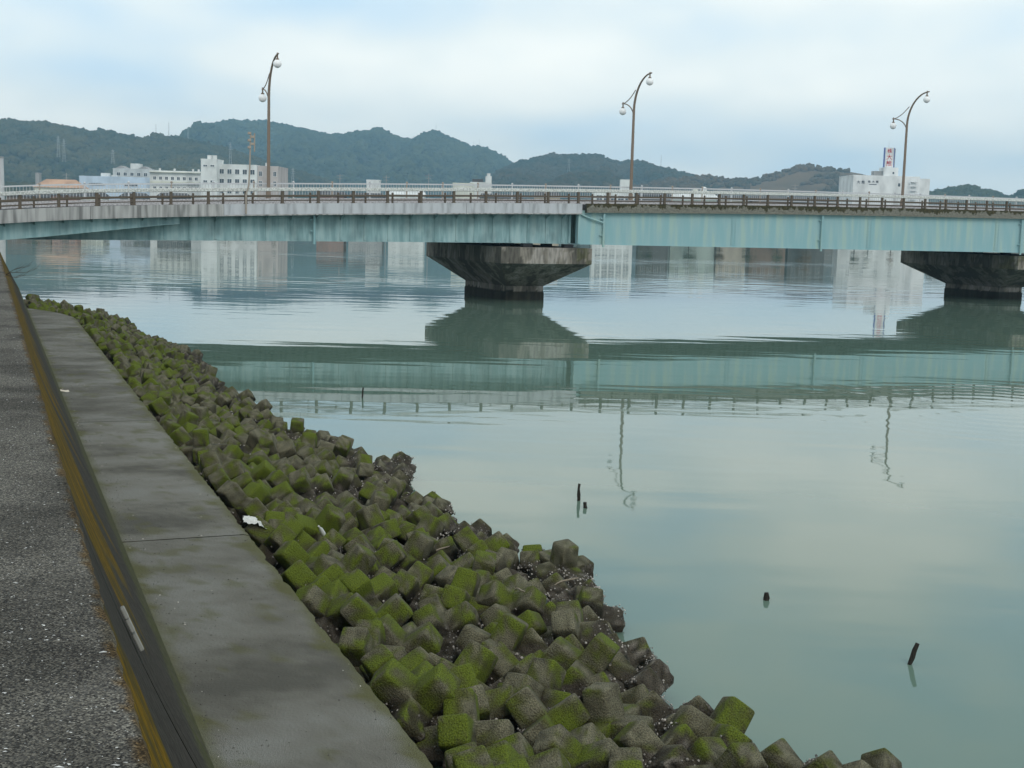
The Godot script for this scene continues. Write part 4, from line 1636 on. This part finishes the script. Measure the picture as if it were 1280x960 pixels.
	for q in low:
		o = building(q[0], q[1], q[2], q[3], q[4], q[5], 8, q[6])
		gable_roof(o, q[7], 8, 1.6, 1.0)
		windows(o, 4, 2.4, 1.5, 1.4)
	# trees along the bank in front of the houses
	rng.seed = 33
	var tx := -10.0
	var tn := 0
	while tx < 1300.0:
		var dep := 480.0 + tx * 0.034
		var at := px(tx, 270, dep)
		var t := base("bank_tree", Vector3(at.x, BANK_Y, -dep + 2.0))
		var th := rng.randf_range(3.5, 7.5) * (1.15 if tx > 780.0 and tx < 1060.0 else 0.8)
		var near := "before the factory buildings" if tx < 350.0 else ("below the high ridge" if tx < 640.0 else ("below the rounded hill" if tx < 880.0 else ("below the brown hill" if tx < 1060.0 else "beside the signed building")))
		tag(t, ("dark evergreen" if tn % 3 else "russet half-bare") + " bank tree " + near, "tree", "trees along the far bank")
		g = Geo.new()
		g.tube([Vector3(0, -0.4, 0), Vector3(0.1, th * 0.5, 0), Vector3(0, th * 0.8, 0.1)], [0.22, 0.16, 0.08], 7)
		put(g, "trunk", mats.twig_bark, t)
		g = Geo.new()
		var fresh := crown_mesh() as ArrayMesh
		var arr := fresh.surface_get_arrays(0)
		for q in 9:
			var off := Vector3(rng.randfn(0, th * 0.17), th * rng.randf_range(0.45, 1.0), rng.randfn(0, th * 0.17))
			var sc := th * rng.randf_range(0.10, 0.20)
			var rot := Basis(Vector3.UP, rng.randf() * TAU)
			var first := g.v.size()
			var tone := (Color(0.045, 0.055, 0.025) if tn % 3 else Color(0.12, 0.075, 0.04)) * rng.randf_range(0.7, 1.3)
			for e in arr[Mesh.ARRAY_VERTEX].size():
				g.vert(off + rot * arr[Mesh.ARRAY_VERTEX][e] * sc, rot * arr[Mesh.ARRAY_NORMAL][e], tone)
			for e in arr[Mesh.ARRAY_INDEX]:
				g.ix.append(first + e)
		put(g, "crown", mats.forest_leaf, t)
		tn += 1
		tx += rng.randf_range(12.0, 62.0)
	# roof balls beyond the railing
	for q in [[869, 236, "cream round tank on a roof beyond the railing"], [880, 235, "white round tank on a roof beyond the railing"]]:
		var at := px(q[0], q[1], 515)
		var t := base("round_tank", Vector3(at.x, BANK_Y, at.z))
		tag(t, q[2], "tank")
		g = Geo.new()
		g.ball(Vector3(0, at.y - BANK_Y - 0.8, 0), 1.3 if q[0] > 875 else 1.1, 8, 12)
		put(g, "tank", white if q[0] > 875 else cream, t)
		g = Geo.new()
		for x: float in [-0.7, 0.7]:
			for zz: float in [-0.7, 0.7]:
				g.tube([Vector3(x, -0.5, zz), Vector3(x, at.y - BANK_Y - 1.2, zz)], [0.12, 0.12], 6)
		put(g, "stand", greyw, t)
	# the building with the red sign
	o = building("sign_building", "white windowless building with dark lettering and a tall red-lettered roof sign", 1067, 1150, 221, 590, 26, paint("wall_bright", 0.80, 0.82, 0.82), -0.0)
	var w: float = o.get_meta("w")
	var h: float = o.get_meta("h")
	var ink := mat("ink_dark", lc(0.05, 0.06, 0.09), 0.8)
	var red := mat("ink_red", lc(0.55, 0.03, 0.05), 0.7)
	var blue := mat("sign_blue", lc(0.12, 0.17, 0.42), 0.7)
	var X := func(x: float) -> float: return (x - 1108.5) / 83.0 * w
	glyph(KANJI_DAI, Vector3(X.call(1073.5), h - 2.6, 0.08), 1.35, ink, o)
	glyph(KANJI_KUMA, Vector3(X.call(1079.3), h - 2.6, 0.08), 1.35, ink, o)
	glyph(KANJI_KABU, Vector3(X.call(1087), h - 2.3, 0.08), 1.1, ink, o)
	glyph(KANJI_DAI, Vector3(X.call(1092), h - 2.3, 0.08), 1.1, ink, o)
	glyph(KANJI_KUMA, Vector3(X.call(1097), h - 2.3, 0.08), 1.1, ink, o)
	blob(o, "text_line", Vector3(X.call(1091.5), h - 3.5, 0.05), Vector3(3.4, 0.28, 0.08), ink)
	for q: float in [1124.5, 1130.0]:
		blob(o, "window", Vector3(X.call(q), h - 3.4, 0.04), Vector3(0.9, 1.4, 0.10), mats.window_glass)
	blob(o, "annex", Vector3(X.call(1157), h / 2 - 0.6, -8), Vector3(5.4, h + 0.6, 12), paint("wall_bright", 0.80, 0.82, 0.82))
	# outside stairs
	for k in 5:
		blob(o, "stair_flight", Vector3(X.call(1142), h - 2.0 - k * 1.9, 0.7), Vector3(2.8, 0.25, 1.1), mats.white_rail_paint)
	for q: float in [1137.5, 1146.5]:
		blob(o, "stair_post", Vector3(X.call(q), h / 2, 1.2), Vector3(0.22, h, 0.22), mats.white_rail_paint)
	blob(o, "penthouse", Vector3(X.call(1115), h + 2.0, -6), Vector3(6.4, 4.4, 8), paint("wall_bright", 0.8, 0.82, 0.82))
	blob(o, "penthouse_window", Vector3(X.call(1118), h + 1.8, -1.96), Vector3(0.7, 0.9, 0.1), mats.window_glass)
	blob(o, "plant_room", Vector3(X.call(1101), h + 1.4, -6), Vector3(4.2, 2.3, 5), greyw)
	var sy := h + 4.3
	var sign := blob(o, "sign_board", Vector3(X.call(1112.7), sy + 4.3, -4), Vector3(3.9, 8.6, 1.6), paint("wall_bright", 0.8, 0.82, 0.82))
	sign.set_meta("label", "tall white sign board with three red characters")
	for q: float in [-2.06, 2.06]:
		blob(o, "sign_edge", Vector3(X.call(1112.7) + q, sy + 4.3, -3.9), Vector3(0.28, 8.6, 1.8), blue)
	blob(o, "sign_side", Vector3(X.call(1112.7) + 2.5, sy + 4.2, -4.4), Vector3(0.5, 8.2, 1.4), greyw)
	for q in [[KANJI_KABU, 7.2, 1.9], [KANJI_DAI, 4.5, 2.4], [KANJI_KUMA, 1.7, 2.4]]:
		glyph(q[0], Vector3(X.call(1112.7), sy + q[1], -3.15), q[2], red, o)
	g = Geo.new()
	g.tube([Vector3(X.call(1112), sy + 8.5, -4), Vector3(X.call(1112), sy + 12.0, -4)], [0.06, 0.03], 6)
	put(g, "aerial", greyw, o)
	# utility poles
	for q in [[425, 217, 560, "pole with crossed arms before the blue ridge"], [483, 219, 580, "thin utility pole beside the small white house"], [536, 217, 580, "utility pole with spread arms under the cone-shaped peak"], [83, 216, 560, "wire pole beside the orange roof"], [994, 229, 540, "short utility pole before the bare hill"]]:
		var at := px(q[0], q[1], q[2])
		var t := base("utility_pole", Vector3(at.x, BANK_Y, at.z))
		tag(t, "grey " + q[3], "utility pole", "utility poles beyond the river")
		g = Geo.new()
		var ph: float = at.y - BANK_Y
		g.tube([Vector3(0, -0.5, 0), Vector3(0, ph, 0)], [0.22, 0.13], 8)
		put(g, "pole", greyw, t)
		g = Geo.new()
		g.box(Vector3(0, ph - 0.9, 0), Vector3(3.0, 0.16, 0.16))
		g.box(Vector3(0, ph - 2.1, 0), Vector3(2.2, 0.16, 0.16))
		put(g, "crossarm", greyw, t)


# ================================================================= hills
func make_hill(called: String, label: String, crest: Array, depth: float, front: float, soil_a: Color, soil_b: Color, tree_a: Color, tree_b: Color, trees: int, tree_size: float, seedv: int, bare := 0.0) -> void:
	var ridge := []
	for q in crest:
		var p := px(q[0], q[1], depth)
		ridge.append([p.x, p.y - BANK_Y])
	var x0: float = ridge[0][0]
	var x1: float = ridge[-1][0]
	var f := FastNoiseLite.new()
	f.seed = seedv
	f.frequency = 1.0
	f.fractal_octaves = 4
	f.noise_type = FastNoiseLite.TYPE_SIMPLEX_SMOOTH
	var height := func(x: float, z: float) -> float:
		var t := (z + depth) / front
		var c := lin(ridge, x)
		if t < 0.0:
			return c * (1.0 - 1.2 * minf(-t, 1.0)) - 8.0 * minf(1.0, -t * 20.0)
		t = minf(t, 1.0)
		# spurs and gullies run down from the crest
		var spur := f.get_noise_2d(x * 0.0045, t * 0.9) * 0.85 + f.get_noise_2d(x * 0.014, t * 2.0) * 0.30
		var prof := pow(1.0 - t, 1.25)
		var k := prof * (1.0 + (spur - 0.25) * minf(1.0, t * 3.0))
		return maxf(c * k, -2.0)
	var g := Geo.new()
	var rows := []
	var cols := []
	var nx := 150
	for i in 34:
		var z := -depth - front * 0.5 + front * 1.5 * i / 33.0
		var row := []
		var cr := []
		for j in nx + 1:
			var x := lerpf(x0, x1, float(j) / nx)
			row.append(Vector3(x, BANK_Y + height.call(x, z), z))
			var k := clampf(0.5 + f.get_noise_2d(x * 0.01 + 7.0, z * 0.01) * 1.6, 0, 1)
			cr.append(soil_a.lerp(soil_b, k))
		rows.append(row)
		cols.append(cr)
	g.grid(rows, cols)
	var hill := put(g, called, mats.hill_soil)
	structure(hill, label)
	# trees: the forest reads as one mass
	var r2 := RandomNumberGenerator.new()
	r2.seed = seedv * 31
	var at: Array[Transform3D] = []
	var cc: Array[Color] = []
	for k in trees:
		var x := r2.randf_range(x0, x1)
		var t := pow(r2.randf(), 1.25)
		var z := -depth + front * (t * 0.92 - 0.02)
		if bare > 0.0 and f.get_noise_2d(x * 0.006 + 3.0, z * 0.008) < bare:
			continue
		var s := tree_size * r2.randf_range(0.65, 1.3)
		at.append(Transform3D(Basis(Vector3.UP, r2.randf() * TAU).scaled(Vector3(s, s * r2.randf_range(0.7, 1.15), s)), Vector3(x, BANK_Y + height.call(x, z) + s * 0.2, z)))
		var m := clampf(r2.randf() * 0.55 + 0.75 * (0.35 + f.get_noise_2d(x * 0.009, z * 0.009)), 0, 1)
		cc.append(tree_a.lerp(tree_b, m))
	var o := scatter("hill_forest", crown_mesh(), mats.forest_leaf, at, cc)
	tag(o, "woods covering the " + label, "forest")


var crown: Mesh


func crown_mesh() -> Mesh:
	if crown:
		return crown
	var g := Geo.new()
	var f := FastNoiseLite.new()
	f.seed = 9
	f.frequency = 1.0
	var rows := 8
	var cols := 10
	for i in rows + 1:
		for j in cols:
			var a := PI * i / rows
			var b := TAU * j / cols
			var d := Vector3(sin(a) * cos(b), cos(a), sin(a) * sin(b))
			var r := 1.0 + 0.55 * f.get_noise_3dv(d * 1.7) + 0.30 * f.get_noise_3dv(d * 4.5)
			g.vert(d * r, (d + Vector3(f.get_noise_3dv(d * 5.0), f.get_noise_3dv(d * 5.0 + Vector3(9, 0, 0)), f.get_noise_3dv(d * 5.0 + Vector3(0, 9, 0))) * 0.9).normalized(), Color.WHITE)
	for i in rows:
		for j in cols:
			var a := i * cols + j
			var b := i * cols + (j + 1) % cols
			g.ix.append_array(PackedInt32Array([a, a + cols, b, b, a + cols, b + cols]))
	crown = g.mesh()
	return crown


func make_hills() -> void:
	var dg := Color(0.028, 0.042, 0.022)
	var mg := Color(0.075, 0.085, 0.034)
	var og := Color(0.095, 0.085, 0.034)
	var br := Color(0.125, 0.085, 0.050)
	var soil := Color(0.045, 0.048, 0.028)
	make_hill("hill", "left wooded hills nearest the town, dark green", [[-160, 172], [-110, 160], [-60, 166], [-25, 158], [0, 157], [12, 153], [30, 156], [60, 156], [68, 158], [100, 165], [112, 168], [128, 165], [150, 171], [178, 176], [195, 171], [220, 175], [240, 178], [280, 188], [330, 204], [400, 226], [440, 240]], 2000, 1150, soil, soil * 1.2, dg, og, 22000, 4.4, 3)
	make_hill("hill", "high blue-green ridge with a cone-shaped peak behind the bridge", [[130, 205], [180, 186], [235, 170], [262, 157], [295, 152], [330, 154], [360, 159], [400, 168], [415, 172], [440, 168], [455, 166], [475, 162], [490, 171], [515, 178], [530, 169], [545, 166], [560, 173], [590, 186], [600, 186], [610, 188], [630, 199], [642, 207], [680, 226], [720, 244]], 3000, 1400, soil, soil * 1.1, dg, mg, 22000, 5.4, 5)
	make_hill("hill", "rounded wooded hill with brownish patches right of the high ridge", [[560, 246], [600, 228], [625, 216], [650, 204], [690, 195], [720, 196], [745, 195], [770, 204], [800, 204], [830, 212], [860, 221], [890, 230], [930, 238], [980, 246]], 2300, 1100, soil, br * 0.7, dg, Color(0.085, 0.070, 0.038), 15000, 4.4, 8)
	make_hill("hill", "low brown half-bare hill beside the white signed building", [[770, 236], [840, 225], [860, 222], [880, 221], [915, 226], [940, 226], [960, 221], [990, 211], [1010, 208], [1040, 211], [1075, 217], [1100, 223], [1130, 232], [1170, 246]], 1900, 850, Color(0.17, 0.115, 0.065), Color(0.11, 0.08, 0.045), Color(0.055, 0.052, 0.026), Color(0.135, 0.092, 0.050), 5200, 3.6, 12, 0.02)
	make_hill("hill", "small dark wooded hill past the signed building", [[1120, 256], [1150, 247], [1170, 242], [1185, 239], [1205, 236], [1230, 241], [1245, 247], [1262, 253]], 1700, 500, soil, soil, dg, mg, 1800, 4.6, 14)
	make_hill("hill", "last dark wooded hill where the ridge line rises again", [[1240, 258], [1262, 249], [1275, 242], [1290, 238], [1330, 236], [1380, 244], [1450, 256]], 1700, 500, soil, soil, dg, mg, 1800, 4.6, 15)
	# masts and pylons on the hills
	for q in [[195, 172, 155, 2020, 0], [211, 174, 152, 2020, 0], [235, 170, 160, 2020, 0], [73, 190, 170, 1600, 1], [80, 196, 174, 1550, 1], [141, 198, 187, 1500, 1], [288, 204, 178, 1700, 1], [545, 167, 153, 3020, 0], [599, 186, 174, 3020, 0], [592, 187, 176, 3020, 0], [517, 178, 170, 3020, 1], [826, 211, 194, 2320, 0], [366, 226, 210, 1500, 1], [711, 210, 198, 2000, 1], [716, 197, 189, 2320, 0], [722, 196, 190, 2320, 0]]:
		var a := px(q[0], q[1], q[3])
		var b := px(q[0], q[2], q[3])
		var t := base("pylon" if q[4] else "radio_mast", Vector3(a.x, a.y - 6.0, a.z))
		var h := b.y - a.y + 6.0
		var g := Geo.new()
		var w0 := 1.6 if q[4] else 0.55
		for sx: float in [-1.0, 1.0]:
			for sz: float in [-1.0, 1.0]:
				g.tube([Vector3(sx * w0, 0, sz * w0), Vector3(sx * w0 * 0.25, h, sz * w0 * 0.25)], [0.16, 0.10], 5)
		for k in 6:
			var y := h * (k + 1) / 7.0
			var w := w0 * (1.0 - 0.75 * y / h)
			for sz: float in [-1.0, 1.0]:
				g.box(Vector3(0, y, sz * w), Vector3(2 * w, 0.16, 0.16))
				g.box(Vector3(sz * w, y, 0), Vector3(0.16, 0.16, 2 * w))
		put(g, "lattice", mat("lattice_steel", lc(0.42, 0.43, 0.44), 0.6), t)
		if q[4]:
			g = Geo.new()
			for k in 3:
				g.box(Vector3(0, h * (0.72 + 0.10 * k), 0), Vector3(6.0 - k, 0.3, 0.3))
			put(g, "crossarm", mats.lattice_steel, t)
		var where := "on the dark green wooded hills" if q[0] < 250 else ("on the high blue-green ridge" if q[0] < 640 else "on the rounded brown-patched hill")
		tag(t, ("grey lattice pylon standing " if q[4] else "thin grey radio mast rising ") + where, "pylon" if q[4] else "mast", ("pylons " if q[4] else "masts ") + where)


# ================================================================= small things
func make_small() -> void:
	# stakes in the water
	for q in [[453, 497, 485, 0.02, "thin black stake alone in the bridge's reflection"], [723, 626, 605, 0.02, "tall black wooden stake beside a rotted stump in the water"], [732, 635, 628, -0.1, "rotted black stump beside the tall stake in the water"], [957, 750, 741, 0.15, "short black stump alone in open water"], [1137, 830, 805, 0.25, "leaning black stake alone in open water"]]:
		var at := on_level(q[0], q[1], 0.0)
		var d := at.distance_to(EYE)
		var h: float = (q[1] - q[2]) / FOCAL * d * 1.03
		var t := base("wooden_stake", at)
		tag(t, q[4], "stake", "rotted stakes standing in the river")
		var g := Geo.new()
		var pts := []
		var rad := []
		rng.seed = int(q[0])
		var r0 := 0.032 if h > 0.15 else 0.042
		for k in 9:
			var y := -0.5 + (h + 0.5) * k / 8.0
			pts.append(Vector3(q[3] * maxf(y, 0.0) + rng.randfn(0, 0.010), y, rng.randfn(0, 0.010)))
			rad.append(r0 * rng.randf_range(0.75, 1.2) * (0.75 if k == 8 else 1.0))
		g.tube(pts, rad, 9)
		put(g, "post", mats.wet_wood, t)
	# a crumpled plastic bag
	var bag := Geo.new()
	var f := FastNoiseLite.new()
	f.seed = 4
	f.frequency = 1.0
	var rows := []
	for i in 15:
		var row := []
		for j in 17:
			var x := (j / 16.0 - 0.5) * 0.46
			var z := (i / 14.0 - 0.5) * 0.26
			x *= 0.7 + 0.5 * f.get_noise_2d(i * 0.3, 4.0) + 0.35
			var y := 0.06 * f.get_noise_2d(x * 9.0, z * 9.0) + 0.05 * absf(f.get_noise_2d(x * 22.0, z * 16.0)) - 0.5 * absf(x) * absf(x) - (0.35 * maxf(0.0, x - 0.05))
			row.append(Vector3(x, y, z))
		rows.append(row)
	bag.grid(rows, [])
	var bo := put(bag, "plastic_bag", mats.white_plastic)
	bo.scale = Vector3.ONE * 0.75
	var bp := heap_hit(319, 655) + Vector3(0, 0.05, 0)
	bo.position = bp
	bo.rotation = Vector3(0.35, 0.5, -0.3)
	tag(bo, "torn white plastic bag draped over the blocks beside the ledge", "plastic bag")
	# a white bottle, litter, driftwood
	var bt := Geo.new()
	bt.tube([Vector3(0, 0, 0), Vector3(0, 0.02, 0), Vector3(0, 0.12, 0), Vector3(0, 0.15, 0), Vector3(0, 0.175, 0), Vector3(0, 0.2, 0)], [0.028, 0.034, 0.034, 0.02, 0.013, 0.013], 12)
	var b2 := put(bt, "plastic_bottle", mats.white_plastic)
	b2.position = heap_hit(405, 668)
	b2.rotation = Vector3(0.5, 0.3, 0.5)
	tag(b2, "small white plastic bottle stuck among the mossy blocks", "bottle")
	var pa := Geo.new()
	var pr := []
	for i in 5:
		var row := []
		for j in 6:
			row.append(Vector3((j / 5.0 - 0.5) * 0.26, 0.012 + 0.012 * sin(i * 1.7 + j * 1.1), (i / 4.0 - 0.5) * 0.34))
		pr.append(row)
	pa.grid(pr, [])
	var pp := put(pa, "paper_scrap", mats.paper)
	pp.position = on_level(79, 489, LEDGE_Y)
	pp.rotation.y = 0.5
	tag(pp, "beige scrap of paper lying on the concrete ledge", "paper")
	for q in [[708, 730, 0.34, 0.9, 0.7, "bent pale driftwood stick on the barnacled blocks"], [650, 742, 0.3, -0.6, 0.5, "short straight driftwood stick lodged low on the heap"], [552, 690, 0.34, 1.2, 0.8, "thin curved driftwood twig on the mossy heap"]]:
		var g := Geo.new()
		var pts := []
		var rad := []
		for k in 8:
			var t := k / 7.0 - 0.5
			pts.append(Vector3(t * q[2], 0.10 * (0.25 - t * t) + 0.02, 0.08 * sin(t * 3.0)))
			rad.append(0.014 * (1.1 - absf(t)))
		g.tube(pts, rad, 7)
		var o := put(g, "driftwood", mats.bleached_wood)
		o.position = heap_hit(q[0], q[1]) + Vector3(0, 0.02, 0)
		o.rotation = Vector3(0.2, q[3], 0.35)
		tag(o, q[5], "driftwood")
	# leafless twigs that stick out over the wall
	var sh := base("bare_shrub", wall_at(41.0, 0.50, 3.55))
	tag(sh, "leafless dark twigs sprouting from the seawall near the bridge", "shrub")
	rng.seed = 8
	for k in 3:
		var g := Geo.new()
		var pts := []
		var rad := []
		var dirv := (V * 1.0 + Vector3(0, [0.55, 0.28, 0.05][k], 0) + W * rng.randfn(0, 0.2)).normalized()
		for i in 7:
			var t := i / 6.0
			pts.append(dirv * t * [0.85, 1.0, 0.6][k] + Vector3(0, 0.06 * sin(t * 5 + k), 0))
			rad.append(0.010 * (1.15 - t))
		g.tube(pts, rad, 5)
		for m in 5:
			var p: Vector3 = pts[2 + m % 4]
			var d2 := (dirv + Vector3(rng.randfn(0, 0.4), rng.randf_range(-0.2, 0.6), rng.randfn(0, 0.4))).normalized()
			g.tube([p, p + d2 * 0.16, p + d2 * 0.30 + Vector3(0, 0.04, 0)], [0.006, 0.004, 0.002], 4)
		put(g, "twig", mats.twig_bark, sh)


func _ready() -> void:
	# ---------------- camera
	cam_basis = Basis(Vector3.RIGHT, -PITCH) * Basis(Vector3.BACK, ROLL)
	var cam := Camera3D.new()
	cam.name = "camera"
	cam.transform = Transform3D(cam_basis, EYE)
	cam.fov = rad_to_deg(2.0 * atan(480.0 / FOCAL))
	cam.near = 0.1
	cam.far = 9000.0
	add_child(cam)
	# ---------------- sky, light, exposure, haze
	var env := Environment.new()
	env.background_mode = Environment.BG_SKY
	env.sky = make_sky()
	env.tonemap_mode = Environment.TONE_MAPPER_LINEAR
	env.tonemap_exposure = 1.14
	env.fog_enabled = true
	env.fog_density = 0.00023
	env.fog_light_color = Color(0.68, 0.88, 1.0)
	env.sdfgi_enabled = true
	env.ssao_enabled = true
	env.ssil_enabled = true
	var we := WorldEnvironment.new()
	we.name = "environment"
	we.environment = env
	add_child(we)
	var sun := DirectionalLight3D.new()
	sun.name = "sun"
	sun.light_energy = 0.34
	sun.light_color = Color(1.0, 0.97, 0.93)
	sun.light_angular_distance = 25.0
	sun.shadow_enabled = true
	sun.rotation = Vector3(deg_to_rad(-40), deg_to_rad(20), 0)
	add_child(sun)
	# ---------------- the place
	make_materials()
	make_water()
	make_wall()
	print("wall ", Time.get_ticks_msec())
	make_bridge()
	make_pier("flared concrete pier with pale rim standing under the expansion joint", -1.05, 5.75, 0.85, 3.7, 0.0, -13.9, -3.25, -10.65, 0.0)
	make_pier("flared concrete pier standing in the river before the white signed building", 44.6, 52.4, 47.0, 49.5, 0.0, -13.9, -4.2, -10.65, 31.0)
	make_railings()
	make_lamps()
	print("bridge ", Time.get_ticks_msec())
	make_hills()
	make_far_shore()
	print("far ", Time.get_ticks_msec())
	make_blocks()
	print("blocks ", Time.get_ticks_msec())
	make_shells()
	make_small()
	print("done ", Time.get_ticks_msec())
